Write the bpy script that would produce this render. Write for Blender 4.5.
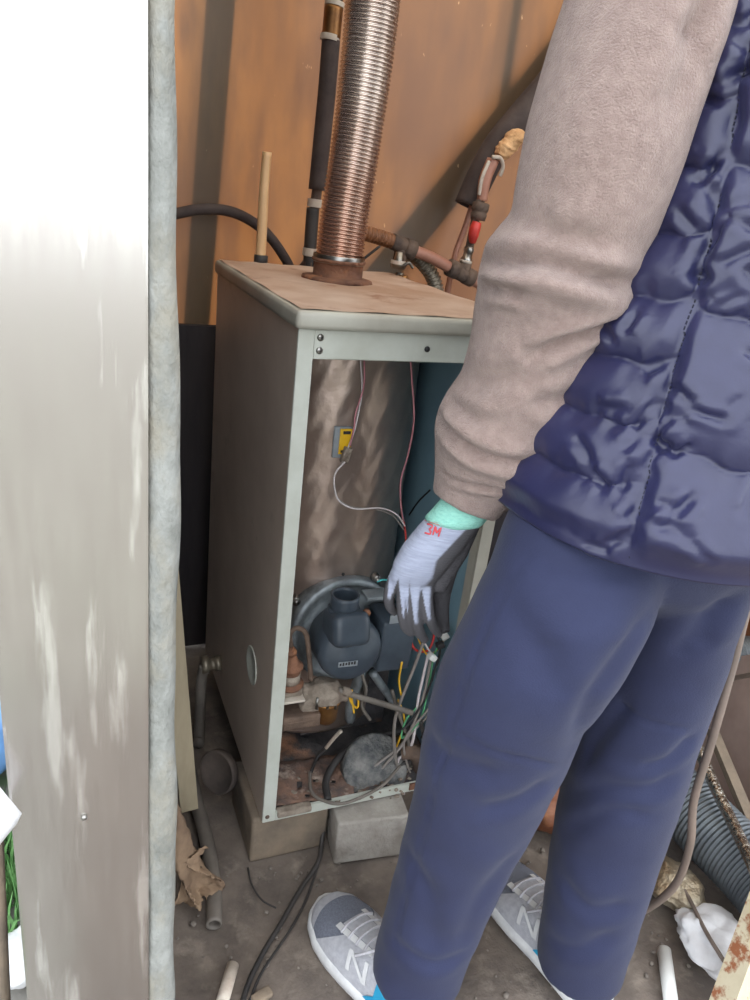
import bpy, bmesh, math, random
import numpy as np
from mathutils import Vector, Matrix
from mathutils.bvhtree import BVHTree

random.seed(7); rng = np.random.default_rng(7)
for o in list(bpy.data.objects): bpy.data.objects.remove(o)
scene = bpy.context.scene
COL = scene.collection
PI = math.pi

# ------------------------------------------------------------------ camera
FPX = 750.0
CAM = np.array([-.289, -.926, 1.098])
YAW, PITCH, ROLL = map(math.radians, (-24.6, 22.0, 6.97))
_f = np.array([-math.sin(YAW)*math.cos(PITCH), math.cos(YAW)*math.cos(PITCH), -math.sin(PITCH)])
_r0 = np.array([math.cos(YAW), math.sin(YAW), 0]); _u0 = np.cross(_r0, _f)
_r = _r0*math.cos(ROLL)+_u0*math.sin(ROLL); _u = _u0*math.cos(ROLL)-_r0*math.sin(ROLL)
cd = bpy.data.cameras.new('camera'); cam = bpy.data.objects.new('camera', cd); COL.objects.link(cam)
cd.sensor_fit = 'VERTICAL'; cd.sensor_height = 36; cd.lens = FPX/1000*36; cd.clip_start = .02
cam.matrix_world = Matrix(((_r[0], _u[0], -_f[0], CAM[0]), (_r[1], _u[1], -_f[1], CAM[1]), (_r[2], _u[2], -_f[2], CAM[2]), (0, 0, 0, 1)))
scene.camera = cam

# ------------------------------------------------------------------ world, sun, exposure
w = bpy.data.worlds.new('world'); scene.world = w; w.use_nodes = True
bgn = w.node_tree.nodes['Background']
bgn.inputs[0].default_value = (.90, .95, 1.0, 1); bgn.inputs[1].default_value = 3.1
sd = bpy.data.lights.new('sun', 'SUN'); sd.energy = 3.0; sd.angle = math.radians(4); sd.color = (1, .93, .82)
sun = bpy.data.objects.new('sun', sd); COL.objects.link(sun)
sun.rotation_euler = Vector((-.75, -.45, -.65)).to_track_quat('-Z', 'Y').to_euler()
vs = scene.view_settings
vs.view_transform = 'Standard'; vs.look = 'None'; vs.gamma = 1; vs.use_curve_mapping = False; vs.exposure = 0.1

# ------------------------------------------------------------------ helpers
def ray(px, py): return _r*(px-375)/FPX-_u*(py-500)/FPX+_f
def pd(px, py, d): return CAM+ray(px, py)*d
def pY(px, py, Y): v = ray(px, py); return CAM+v*((Y-CAM[1])/v[1])
def pX(px, py, X): v = ray(px, py); return CAM+v*((X-CAM[0])/v[0])
def pZ(px, py, Z): v = ray(px, py); return CAM+v*((Z-CAM[2])/v[2])
def lin(c): return tuple((v/255/12.92 if v/255 <= .04045 else ((v/255+.055)/1.055)**2.4) for v in c)+(1,)

def mat(name, c1, c2=None, scale=8, rough=.6, metal=0, bump=0, bscale=None, ramp=(.35, .65), detail=5,
        stretch=(1, 1, 1), spec=.5, c3=None, scale3=3, ramp3=(.5, .7), sheen=0, trans=0, alpha=1, coat=0, rough2=None):
    m = bpy.data.materials.new(name); m.use_nodes = True
    nt = m.node_tree; b = nt.nodes['Principled BSDF']; L = nt.links.new
    b.inputs['Roughness'].default_value = rough; b.inputs['Metallic'].default_value = metal
    b.inputs['Specular IOR Level'].default_value = spec
    if sheen: b.inputs['Sheen Weight'].default_value = sheen; b.inputs['Sheen Roughness'].default_value = .5
    if trans: b.inputs['Transmission Weight'].default_value = trans
    if coat: b.inputs['Coat Weight'].default_value = coat
    if alpha < 1: b.inputs['Alpha'].default_value = alpha
    tc = nt.nodes.new('ShaderNodeTexCoord'); mp = nt.nodes.new('ShaderNodeMapping'); mp.inputs['Scale'].default_value = stretch
    L(tc.outputs['Object'], mp.inputs[0])
    def noise(s, d=detail):
        n = nt.nodes.new('ShaderNodeTexNoise'); n.inputs['Scale'].default_value = s; n.inputs['Detail'].default_value = d
        n.inputs['Roughness'].default_value = .62; L(mp.outputs[0], n.inputs['Vector']); return n
    b.inputs['Base Color'].default_value = lin(c1)
    if c2 is not None:
        n = noise(scale); r = nt.nodes.new('ShaderNodeMapRange'); r.inputs[1].default_value, r.inputs[2].default_value = ramp
        L(n.outputs[0], r.inputs[0])
        mx = nt.nodes.new('ShaderNodeMix'); mx.data_type = 'RGBA'; mx.inputs[6].default_value = lin(c1); mx.inputs[7].default_value = lin(c2)
        L(r.outputs[0], mx.inputs[0]); last = mx
        if rough2 is not None:
            rr = nt.nodes.new('ShaderNodeMapRange'); rr.inputs[3].default_value = rough; rr.inputs[4].default_value = rough2
            L(r.outputs[0], rr.inputs[0]); L(rr.outputs[0], b.inputs['Roughness'])
        if c3 is not None:
            n3 = noise(scale3); r3 = nt.nodes.new('ShaderNodeMapRange'); r3.inputs[1].default_value, r3.inputs[2].default_value = ramp3
            L(n3.outputs[0], r3.inputs[0])
            m3 = nt.nodes.new('ShaderNodeMix'); m3.data_type = 'RGBA'; m3.inputs[7].default_value = lin(c3)
            L(mx.outputs[2], m3.inputs[6]); L(r3.outputs[0], m3.inputs[0]); last = m3
        L(last.outputs[2], b.inputs['Base Color'])
    if bump:
        n = noise(bscale or scale*2, 4); bn = nt.nodes.new('ShaderNodeBump'); bn.inputs['Strength'].default_value = min(1, bump)
        bn.inputs['Distance'].default_value = .002*max(1, bump); L(n.outputs[0], bn.inputs['Height']); L(bn.outputs[0], b.inputs['Normal'])
    return m

def setp(o, label=None, cat=None, group=None, kind=None):
    if label: o['label'] = label
    if cat: o['category'] = cat
    if group: o['group'] = group
    if kind: o['kind'] = kind
    return o
def mesh(name, vf, m, parent=None, smooth=True, **k):
    v, f = vf
    me = bpy.data.meshes.new(name); me.from_pydata([tuple(map(float, p)) for p in v], [], f); me.validate(); me.update()
    if smooth: me.polygons.foreach_set('use_smooth', [True]*len(me.polygons))
    if m: me.materials.append(m)
    o = bpy.data.objects.new(name, me); COL.objects.link(o)
    if parent is not None:
        o.parent = parent; o.matrix_parent_inverse = parent.matrix_world.inverted()
    return setp(o, **k)
def empty(name, loc, **k):
    o = bpy.data.objects.new(name, None); o.empty_display_size = .05; COL.objects.link(o); o.location = tuple(map(float, loc))
    o.matrix_world = Matrix.Translation(o.location); return setp(o, **k)
def join(*vfs):
    V = []; F = []
    for v, f in vfs:
        n = len(V); V += [tuple(p) for p in v]; F += [tuple(i+n for i in q) for q in f]
    return V, F
def bm_out(bm):
    bm.verts.ensure_lookup_table(); v = [tuple(x.co) for x in bm.verts]; f = [tuple(x.index for x in q.verts) for q in bm.faces]; bm.free(); return v, f
def box(c, s, bev=0, rot=None, seg=2):
    bm = bmesh.new(); bmesh.ops.create_cube(bm, size=1)
    for v in bm.verts: v.co = Vector((v.co.x*s[0], v.co.y*s[1], v.co.z*s[2]))
    if bev: bmesh.ops.bevel(bm, geom=bm.edges[:], offset=bev, segments=seg, affect='EDGES', profile=.6)
    M = Matrix.Translation(Vector(tuple(map(float, c))))
    if rot is not None: M = M @ (rot if isinstance(rot, Matrix) else Matrix.Rotation(rot, 4, 'Z'))
    bm.transform(M); return bm_out(bm)
def bb(x0, x1, y0, y1, z0, z1, bev=0): return box(((x0+x1)/2, (y0+y1)/2, (z0+z1)/2), (x1-x0, y1-y0, z1-z0), bev)
def spline(pts, n=10):
    P = np.array(pts, float)
    if len(P) < 3: return np.array([P[0]+(P[-1]-P[0])*t for t in np.linspace(0, 1, n+1)])
    P = np.vstack([2*P[0]-P[1], P, 2*P[-1]-P[-2]]); out = []
    for i in range(1, len(P)-2):
        p0, p1, p2, p3 = P[i-1:i+3]
        for t in np.arange(n)/n:
            out.append(.5*(2*p1+(p2-p0)*t+(2*p0-5*p1+4*p2-p3)*t*t+(3*p1-p0-3*p2+p3)*t**3))
    out.append(P[-2]); return np.array(out)
def resample(P, step):
    s = np.concatenate([[0], np.cumsum(np.linalg.norm(np.diff(P, axis=0), axis=1))])
    n = max(2, int(s[-1]/step)+1); q = np.linspace(0, s[-1], n)
    return np.stack([np.interp(q, s, P[:, i]) for i in range(P.shape[1])], 1), q
def tube(P, r, n=12, caps=True, rfun=None):
    P = np.array(P, float); N = len(P); r = np.broadcast_to(np.array(r, float), (N,)) if np.ndim(r) < 1 or len(np.atleast_1d(r)) == N else np.interp(np.linspace(0, 1, N), np.linspace(0, 1, len(r)), r)
    T = np.gradient(P, axis=0); T /= np.linalg.norm(T, axis=1)[:, None]+1e-12
    a = np.cross(T[0], [0, 0, 1]);
    if np.linalg.norm(a) < .1: a = np.cross(T[0], [1, 0, 0])
    a /= np.linalg.norm(a); V = []; F = []
    for i in range(N):
        a = a-T[i]*(a@T[i]); a /= np.linalg.norm(a); b = np.cross(T[i], a)
        for k in range(n):
            th = 2*PI*k/n; rr = r[i] if rfun is None else rfun(i, th, r[i])
            V.append(P[i]+rr*(math.cos(th)*a+math.sin(th)*b))
    for i in range(N-1):
        for k in range(n): F.append((i*n+k, i*n+(k+1) % n, (i+1)*n+(k+1) % n, (i+1)*n+k))
    if caps: F.append(tuple(range(n-1, -1, -1))); F.append(tuple((N-1)*n+k for k in range(n)))
    return V, F
def stube(pts, r, n=10, k=8, caps=True): return tube(spline(pts, k), r, n, caps)
def pipe(pts, r, wall, n=20):        # hollow tube
    P = np.array(pts, float); Vo, Fo = tube(P, r, n, False); Vi, Fi = tube(P, r-wall, n, False)
    V, F = join((Vo, Fo), (Vi, [tuple(reversed(q)) for q in Fi])); m = len(Vo); e = (len(P)-1)*n
    for k in range(n):
        k2 = (k+1) % n; F.append((k2, k, m+k, m+k2)); F.append((e+k, e+k2, m+e+k2, m+e+k))
    return V, F
def corrugated(pts, r, pitch, amp, n=24, spiral=True, k=14):
    P, s = resample(spline(pts, k), pitch/6)
    rr = np.broadcast_to(r, (len(P),)) if np.ndim(r) < 1 else np.interp(np.linspace(0, 1, len(P)), np.linspace(0, 1, len(r)), r)
    return tube(P, rr, n, True, lambda i, th, q: q+amp*math.cos(2*PI*s[i]/pitch+(th if spiral else 0)))
def lathe(c, axis, prof, n=28, closed=True):
    c = np.array(c, float); ax = np.array(axis, float); ax /= np.linalg.norm(ax)
    a = np.cross(ax, [0, 0, 1]);
    if np.linalg.norm(a) < .1: a = np.cross(ax, [1, 0, 0])
    a /= np.linalg.norm(a); b = np.cross(ax, a); V = []; F = []
    for h, r in prof:
        for k in range(n): V.append(c+ax*h+r*(math.cos(2*PI*k/n)*a+math.sin(2*PI*k/n)*b))
    for i in range(len(prof)-1):
        for k in range(n): F.append((i*n+k, i*n+(k+1) % n, (i+1)*n+(k+1) % n, (i+1)*n+k))
    if closed: F.append(tuple(range(n-1, -1, -1))); F.append(tuple((len(prof)-1)*n+k for k in range(n)))
    return V, F
def loft(rings, caps=True):
    n = len(rings[0]); V = [p for R in rings for p in R]; F = []
    for i in range(len(rings)-1):
        for k in range(n): F.append((i*n+k, i*n+(k+1) % n, (i+1)*n+(k+1) % n, (i+1)*n+k))
    if caps: F.append(tuple(range(n-1, -1, -1))); F.append(tuple((len(rings)-1)*n+k for k in range(n)))
    return V, F
def remesh(vf, voxel, smooth=4, factor=.5):
    me = bpy.data.meshes.new('tmp'); me.from_pydata([tuple(map(float, p)) for p in vf[0]], [], vf[1]); me.update()
    o = bpy.data.objects.new('tmp', me); COL.objects.link(o)
    m = o.modifiers.new('r', 'REMESH'); m.mode = 'VOXEL'; m.voxel_size = voxel
    if smooth: s = o.modifiers.new('s', 'SMOOTH'); s.iterations = smooth; s.factor = factor
    dg = bpy.context.evaluated_depsgraph_get(); dg.update()
    e = o.evaluated_get(dg); q = bpy.data.meshes.new_from_object(e)
    v = np.zeros(len(q.vertices)*3); q.vertices.foreach_get('co', v); v = v.reshape(-1, 3)
    f = [tuple(p.vertices) for p in q.polygons]
    bpy.data.objects.remove(o); bpy.data.meshes.remove(me); bpy.data.meshes.remove(q)
    return v, f
def normals(v, f):
    v = np.asarray(v); n = np.zeros_like(v); Q = np.array([q if len(q) == 4 else (q+(q[-1],))[:4] for q in f if len(q) in (3, 4)])
    fn = np.cross(v[Q[:, 2]]-v[Q[:, 0]], v[Q[:, 3]]-v[Q[:, 1]])
    for i in range(4): np.add.at(n, Q[:, i], fn)
    return n/(np.linalg.norm(n, axis=1)[:, None]+1e-12)
def smoothn(x, a, b): t = np.clip((x-a)/(b-a), 0, 1); return t*t*(3-2*t)
def vnoise(v, s, seed=0):            # cheap smooth 3-D noise from sines
    r = np.random.default_rng(seed); out = np.zeros(len(v))
    for i in range(7):
        d = r.normal(size=3); d /= np.linalg.norm(d); out += np.sin(v@d*s*r.uniform(.7, 1.6)+r.uniform(0, 6.28))
    return out/7
def crease(v, f, strokes):
    """folds and stitched seams: each stroke = (polyline, width, depth, shoulder); the line is carried onto the cloth surface"""
    v = np.asarray(v, float); bv = BVHTree.FromPolygons([Vector(p) for p in v], f)
    nrm = normals(v, f); disp = np.zeros(len(v))
    for pl, wd, dp, sh in strokes:
        P, _ = resample(spline(np.array(pl, float), 8), 3); Q = []
        for x, y in P:
            h = bv.ray_cast(Vector(CAM), Vector(ray(x, y)).normalized())
            if h[0] is not None: Q.append(tuple(h[0]))
        if len(Q) < 2: continue
        Q = np.array(Q); lo = Q.min(0)-wd*4; hi = Q.max(0)+wd*4
        idx = np.where(((v > lo) & (v < hi)).all(1))[0]
        if not len(idx): continue
        D = np.linalg.norm(v[idx][:, None]-Q[None], axis=2); k = D.argmin(1); dd = D.min(1)
        t = k/(len(Q)-1); taper = np.clip(np.minimum(t, 1-t)*5+.25, 0, 1)
        disp[idx] += taper*(-dp*np.exp(-(dd/wd)**2)+sh*np.exp(-((dd-2*wd)/(1.3*wd))**2))
    return v+nrm*disp[:, None]

# ------------------------------------------------------------------ materials
def wall_material(k=None):
    m = bpy.data.materials.new('translucent_brown_sheet'); m.use_nodes = True; nt = m.node_tree; L = nt.links.new
    for n in list(nt.nodes): nt.nodes.remove(n)
    out = nt.nodes.new('ShaderNodeOutputMaterial'); tr = nt.nodes.new('ShaderNodeBsdfTranslucent'); df = nt.nodes.new('ShaderNodeBsdfDiffuse')
    gl = nt.nodes.new('ShaderNodeBsdfGlossy'); gl.inputs['Roughness'].default_value = .35
    a1 = nt.nodes.new('ShaderNodeAddShader'); mx = nt.nodes.new('ShaderNodeMixShader'); mx.inputs[0].default_value = .03
    tc = nt.nodes.new('ShaderNodeTexCoord'); mp = nt.nodes.new('ShaderNodeMapping'); L(tc.outputs['Object'], mp.inputs[0])
    def noise(s, st, rmp):
        mp2 = nt.nodes.new('ShaderNodeMapping'); mp2.inputs['Scale'].default_value = st; L(tc.outputs['Object'], mp2.inputs[0])
        n = nt.nodes.new('ShaderNodeTexNoise'); n.inputs['Scale'].default_value = s; n.inputs['Detail'].default_value = 6; L(mp2.outputs[0], n.inputs['Vector'])
        r = nt.nodes.new('ShaderNodeMapRange'); r.inputs[1].default_value, r.inputs[2].default_value = rmp; L(n.outputs[0], r.inputs[0]); return r
    def mixc(f, c1, c2):
        x = nt.nodes.new('ShaderNodeMix'); x.data_type = 'RGBA'; L(f.outputs[0], x.inputs[0])
        for i, c in ((6, c1), (7, c2)):
            if isinstance(c, tuple): x.inputs[i].default_value = lin(c)
            else: L(c.outputs[2], x.inputs[i])
        return x
    big = noise(2.2, (1, 1, 1), (.3, .7)); fine = noise(30, (1, 1, .25), (.4, .75)); spots = noise(90, (1, 1, .4), (.72, .78))
    base = mixc(big, (80, 49, 30), (120, 77, 41)); c = mixc(fine, base, (78, 48, 31)); c2 = mixc(spots, c, (140, 108, 76))
    L(c2.outputs[2], tr.inputs['Color'])
    d = mixc(big, (92, 76, 62), (102, 84, 62)); d2 = mixc(spots, d, (160, 134, 104)); L(d2.outputs[2], df.inputs['Color'])
    L(tr.outputs[0], a1.inputs[0]); L(df.outputs[0], a1.inputs[1]); L(a1.outputs[0], mx.inputs[1]); L(gl.outputs[0], mx.inputs[2]); L(mx.outputs[0], out.inputs[0])
    return m
M = {}
M['sheet'] = wall_material()
rs = bpy.data.materials.new('pale_roof_sheet'); rs.use_nodes = True; _n = rs.node_tree.nodes; _n.remove(_n['Principled BSDF'])
_t = _n.new('ShaderNodeBsdfTranslucent'); _t.inputs[0].default_value = lin((190, 178, 160)); _d = _n.new('ShaderNodeBsdfDiffuse'); _d.inputs[0].default_value = lin((150, 140, 126)); _a = _n.new('ShaderNodeAddShader')
rs.node_tree.links.new(_t.outputs[0], _a.inputs[0]); rs.node_tree.links.new(_d.outputs[0], _a.inputs[1]); rs.node_tree.links.new(_a.outputs[0], _n['Material Output'].inputs[0]); M['roofsheet'] = rs
M['floor'] = mat('dirty_concrete', (128, 116, 106), (92, 83, 77), 9, .9, bump=1.5, bscale=60, c3=(152, 140, 128), scale3=22, ramp3=(.55, .8))
M['yard'] = mat('outdoor_ground', (120, 118, 112), (142, 138, 132), 14, .95, bump=1, bscale=30, c3=(96, 116, 84), scale3=5, ramp3=(.56, .64))
M['dark_board_and_shade'] = mat('dark_board_and_shade', (56, 50, 52), (38, 34, 38), 6, .8, stretch=(4, 4, .6))  # left wall board, and painted shade low on the back wall
M['ply'] = mat('brown_board', (128, 84, 58), (92, 64, 50), 5, .7, stretch=(1, 1, .4), bump=.3)
M['plymauve'] = mat('mauve_board', (176, 154, 146), (150, 128, 120), 5, .7, bump=.3)
M['timber'] = mat('timber', (110, 90, 66), (84, 66, 50), 10, .85, stretch=(3, 3, .5), bump=.5)
M['block'] = mat('concrete_block', (172, 166, 158), (136, 128, 120), 12, .9, bump=2, bscale=70, c3=(98, 92, 86), scale3=5, ramp3=(.58, .75))
M['slab'] = mat('tan_slab', (140, 124, 106), (100, 90, 80), 9, .9, bump=1.5, bscale=50, c3=(70, 64, 60), scale3=4)
M['enamel'] = mat('beige_enamel', (182, 180, 168), (160, 154, 142), 7, .42, bump=.15, bscale=90, c3=(130, 112, 94), scale3=16, ramp3=(.66, .85))
M['side'] = mat('side_enamel', (202, 186, 172), (184, 168, 155), 5, .45, bump=.15, bscale=60, c3=(142, 126, 114), scale3=9, ramp3=(.62, .8))
M['frame'] = mat('frame_enamel', (200, 203, 194), (182, 184, 173), 9, .38, bump=.1, bscale=90, c3=(150, 132, 108), scale3=26, ramp3=(.68, .8))
M['lidtop'] = mat('rusty_lid', (206, 184, 168), (176, 144, 122), 7, .55, bump=.3, c3=(140, 96, 72), scale3=11, ramp3=(.58, .74))
M['teal'] = mat('teal_inner', (140, 172, 186), (122, 154, 170), 5, .45)
M['teald'] = mat('burner_plastic', (72, 82, 92), (56, 64, 74), 14, .4, c3=(96, 88, 82), scale3=20, ramp3=(.66, .85), bump=.1)
M['cast'] = mat('cast_aluminium', (158, 166, 170), (126, 132, 136), 18, .42, .4, bump=.5, bscale=140, c3=(84, 84, 84), scale3=9)
M['rust'] = mat('rust', (138, 96, 72), (96, 66, 54), 24, .85, bump=2, bscale=90, c3=(176, 118, 78), scale3=34, ramp3=(.58, .75))
M['rustdark'] = mat('dark_rust', (112, 92, 78), (76, 62, 55), 22, .8, bump=1.5, bscale=80)
M['ash'] = mat('sooty_pan', (98, 92, 90), (62, 60, 64), 14, .9, bump=2, bscale=70, c3=(168, 124, 98), scale3=9, ramp3=(.52, .64))
M['rustpan'] = mat('flaking_rust_pan', (150, 116, 98), (96, 84, 80), 26, .9, bump=2, bscale=80, c3=(178, 160, 146), scale3=30, ramp3=(.56, .7))
M['ashgrey'] = mat('grey_ash', (140, 138, 134), (84, 86, 88), 40, .95, bump=3, bscale=90)
M['crust'] = mat('crusty_pump', (164, 152, 138), (118, 104, 92), 30, .9, bump=2, bscale=90)
M['brass'] = mat('old_brass', (168, 122, 72), (120, 84, 54), 20, .4, .8)
M['steel'] = mat('steel', (170, 168, 164), (120, 116, 110), 18, .32, 1, bump=.3)
M['white_tape'] = mat('white_tape', (206, 196, 182), (176, 160, 146), 30, .8)
M['rubber'] = mat('black_rubber', (44, 42, 42), (62, 58, 56), 12, .6)
M['foam'] = mat('black_foam', (78, 66, 62), (60, 50, 48), 18, .85, bump=1, bscale=60)
M['greyhose'] = mat('grey_hose', (120, 112, 104), (92, 86, 80), 12, .65)
M['cordm'] = mat('brown_cord', (128, 112, 102), (104, 92, 84), 9, .55)
M['pinkpipe'] = mat('pink_pipe', (178, 128, 108), (150, 102, 84), 14, .5)
M['brownflex'] = mat('brown_flex', (150, 100, 66), (112, 74, 50), 12, .45)
M['greyflex'] = mat('grey_flex', (150, 140, 124), (118, 108, 94), 14, .35, .5)
M['clear'] = mat('yellowed_tube', (226, 186, 138), (206, 164, 118), 9, .3, trans=.0)
M['red'] = mat('red_handle', (214, 66, 56), (180, 50, 44), 20, .4)
M['cream'] = mat('cream_filler', (226, 180, 132), (196, 150, 104), 40, .9, bump=3, bscale=90)
M['wred'] = mat('red_wire', (196, 60, 56)); M['wpink'] = mat('pink_wire', (196, 132, 140)); M['wwhite'] = mat('white_wire', (214, 204, 204))
M['wyellow'] = mat('yellow_wire', (226, 176, 40)); M['wgreen'] = mat('green_wire', (92, 170, 120)); M['wgrey'] = mat('grey_wire', (138, 130, 124)); M['wteal'] = mat('teal_wire', (80, 190, 190))
M['wblack'] = mat('black_wire', (40, 38, 40))
M['yellow'] = mat('yellow_label', (240, 196, 20), (222, 170, 16), 30, .5); M['whitep'] = mat('white_plastic', (226, 226, 222), (204, 202, 198), 12, .5)
M['labelg'] = mat('grey_label', (150, 156, 160), (128, 134, 140), 40, .5)
M['fleece'] = mat('fleece', (172, 150, 142), (156, 134, 127), 90, .95, bump=2.0, bscale=520, sheen=.25, spec=.15)
M['vest'] = mat('vest_shell', (38, 39, 74), (33, 34, 67), 14, .36, sheen=.05, bump=.25, bscale=55)
M['vest'].node_tree.nodes['Principled BSDF'].inputs['Specular IOR Level'].default_value = .6
M['thread'] = mat('navy_thread', (22, 23, 46), (18, 19, 40), 60, .7)
M['trouser'] = mat('trouser_cloth', (46, 51, 80), (41, 45, 72), 7, .75, bump=.4, bscale=500, sheen=.1, spec=.25)
M['skin'] = mat('skin', (206, 158, 132), (190, 140, 116), 20, .55); M['hair'] = mat('hair', (28, 24, 22), (44, 38, 34), 60, .6)
M['mint'] = mat('mint_cuff', (168, 232, 216), (148, 216, 200), 160, .9, bump=1, bscale=300, stretch=(1, 1, 3))
M['printred'] = mat('red_print', (214, 78, 84), (196, 110, 116), 200, .8, ramp=(.45, .75))
M['shoegrey'] = mat('shoe_grey', (196, 196, 202), (178, 178, 186), 120, .85, bump=1, bscale=700); M['shoemesh'] = mat('shoe_mesh', (132, 136, 150), (112, 116, 130), 400, .9, bump=1, bscale=900)
M['shoewhite'] = mat('shoe_white', (222, 222, 222), (200, 200, 202), 40, .6); M['shoeblue'] = mat('shoe_blue', (40, 160, 200), (30, 140, 184), 40, .6); M['lace'] = mat('lace', (196, 194, 200), (176, 174, 180), 200, .9)
M['foil'] = mat('crinkled_foil', (196, 192, 184), (164, 156, 146), 14, .26, 1, bump=3, bscale=60)
M['foilbag'] = mat('dusty_foil', (190, 180, 160), (160, 138, 110), 16, .4, .7, bump=3, bscale=70)
M['ductteal'] = mat('grey_blue_duct', (112, 118, 122), (86, 92, 98), 12, .45, .3)
M['cloth'] = mat('white_cloth', (226, 226, 228), (206, 204, 206), 18, .9, bump=.6)
M['rustpost'] = mat('peeling_post', (216, 206, 180), (196, 182, 152), 9, .7, c3=(150, 92, 60), scale3=26, ramp3=(.50, .58), bump=1)
M['paper'] = mat('old_paper', (160, 134, 108), (118, 96, 78), 12, .9, bump=1); M['beigeboard'] = mat('beige_board', (176, 162, 136), (150, 136, 112), 8, .7, stretch=(2, 2, .5))
M['dull'] = mat('dull_cap', (96, 84, 76), (66, 58, 54), 14, .85, bump=1); M['pebble'] = mat('pebble', (140, 130, 120), (104, 96, 90), 30, .9)
M['bluetarp'] = mat('blue_tarp', (120, 166, 214), (96, 140, 196), 10, .6, bump=1); M['grass'] = mat('grass', (128, 176, 110), (96, 146, 84), 20, .9)
M['orangebag'] = mat('rusty_bag', (150, 92, 60), (110, 66, 48), 16, .5, c3=(190, 130, 90), scale3=9, bump=2, bscale=40)
def metal_door():
    m = mat('galvanised_sheet', (200, 195, 190), (190, 184, 179), 26, .20, .9, stretch=(4, 4, .45), c3=(236, 234, 230), scale3=9, ramp3=(.56, .66), rough2=.25)
    return m
M['galv'] = metal_door()
M['galvedge'] = mat('weathered_edge', (150, 151, 147), (118, 119, 114), 34, .85, .0, stretch=(1, 1, .6), c3=(150, 144, 130), scale3=24, ramp3=(.45, .75), bump=2.5, bscale=70)
def tank_foil():
    return mat('tank_foil', (186, 168, 156), (164, 146, 138), 7, .34, .85, bump=.35, bscale=60, c3=(138, 120, 114), scale3=5, ramp3=(.55, .8))
M['tank'] = tank_foil()
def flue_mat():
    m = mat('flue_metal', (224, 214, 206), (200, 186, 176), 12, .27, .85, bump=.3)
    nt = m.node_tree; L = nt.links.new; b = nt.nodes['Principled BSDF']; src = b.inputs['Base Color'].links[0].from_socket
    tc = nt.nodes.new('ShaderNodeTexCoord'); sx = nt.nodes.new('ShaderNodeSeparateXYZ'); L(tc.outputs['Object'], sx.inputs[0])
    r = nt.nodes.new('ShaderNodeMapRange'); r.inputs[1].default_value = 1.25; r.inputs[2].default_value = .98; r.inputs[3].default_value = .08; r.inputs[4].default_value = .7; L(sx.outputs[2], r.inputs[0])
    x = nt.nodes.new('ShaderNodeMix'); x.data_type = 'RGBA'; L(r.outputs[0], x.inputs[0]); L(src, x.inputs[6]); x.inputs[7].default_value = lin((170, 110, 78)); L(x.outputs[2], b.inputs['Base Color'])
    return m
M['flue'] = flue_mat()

# ------------------------------------------------------------------ the setting
def struct(name, vf, m, parent=None, **k):
    o = mesh(name, vf, m, parent, smooth=False, **k)
    if parent is None: o['kind'] = 'structure'
    return o
struct('ground', ([(-14, -14, -.012), (14, -14, -.012), (14, 14, -.012), (-14, 14, -.012)], [(0, 1, 2, 3)]), M['yard'])
# uneven concrete floor of the shed and of the apron in front of it
gx, gy = 90, 90; V = []; F = []
for j in range(gy+1):
    for i in range(gx+1):
        x = -.30+i*1.6/gx; y = -1.2+j*1.95/gy
        z = .0035*math.sin(x*19+y*7)+.003*math.sin(y*23-x*11)+random.uniform(-.0012, .0012)-.004
        V.append((x, y, z))
for j in range(gy):
    for i in range(gx): a = j*(gx+1)+i; F.append((a, a+1, a+gx+2, a+gx+1))
mesh('floor', (V, F), M['floor'], kind='structure')
YB = .72
wb = struct('wall_back', ([(-.235, YB, 0), (1.30, YB, 0), (1.30, YB, 2.1), (-.235, YB, 2.1)], [(0, 1, 2, 3)]), M['sheet'])
def slat(p, q, wd, th, y0):            # timber lying against the outside of the sheet, p and q in (x, z)
    p = np.array(p, float); q = np.array(q, float); t = (q-p)/np.linalg.norm(q-p); n = np.array([-t[1], t[0]])*wd/2
    c = [p-n, p+n, q+n, q-n]
    return [(a[0], y0, a[1]) for a in c]+[(a[0], y0+th, a[1]) for a in c], [(0, 1, 2, 3), (7, 6, 5, 4), (0, 4, 5, 1), (1, 5, 6, 2), (2, 6, 7, 3), (3, 7, 4, 0)]
a = pY(221, 0, YB); b = pY(200, 280, YB); s = (a-b)/(a[2]-b[2])
struct('trim_1', slat((b+s*(0-b[2]))[[0, 2]], (b+s*(2.1-b[2]))[[0, 2]], .056, .02, YB+.002), M['timber'])
a = pY(392, 262, YB); b = pY(520, 102, YB); struct('trim_2', slat(a[[0, 2]]-(b-a)[[0, 2]]*.5, b[[0, 2]]+(b-a)[[0, 2]]*.9, .072, .016, YB+.002), M['timber'])
a = pY(505, 0, YB); b = pY(502, 110, YB); struct('trim_3', slat(b[[0, 2]], (a[0]+.03, 2.1), .026, .015, YB+.004), M['timber'])
struct('shade_board', bb(-.20, 1.29, YB-.022, YB-.004, 0, .80), M['dark_board_and_shade'])  # added board: its dark colour stands in for shade behind the boiler
struct('wall_left', bb(-.235, -.205, -.28, YB, 0, 2.1), M['dark_board_and_shade'])
struct('wall_right', bb(1.30, 1.302, -.28, YB+.0, 0, 2.1), M['sheet'])
struct('ceiling', ([(-.24, -.28, 2.1), (1.33, -.28, 2.1), (1.33, YB+.06, 2.1), (-.24, YB+.06, 2.1)], [(0, 1, 2, 3)]), M['roofsheet'])  # unseen roof, made pale and translucent to let fill light in from above
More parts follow.
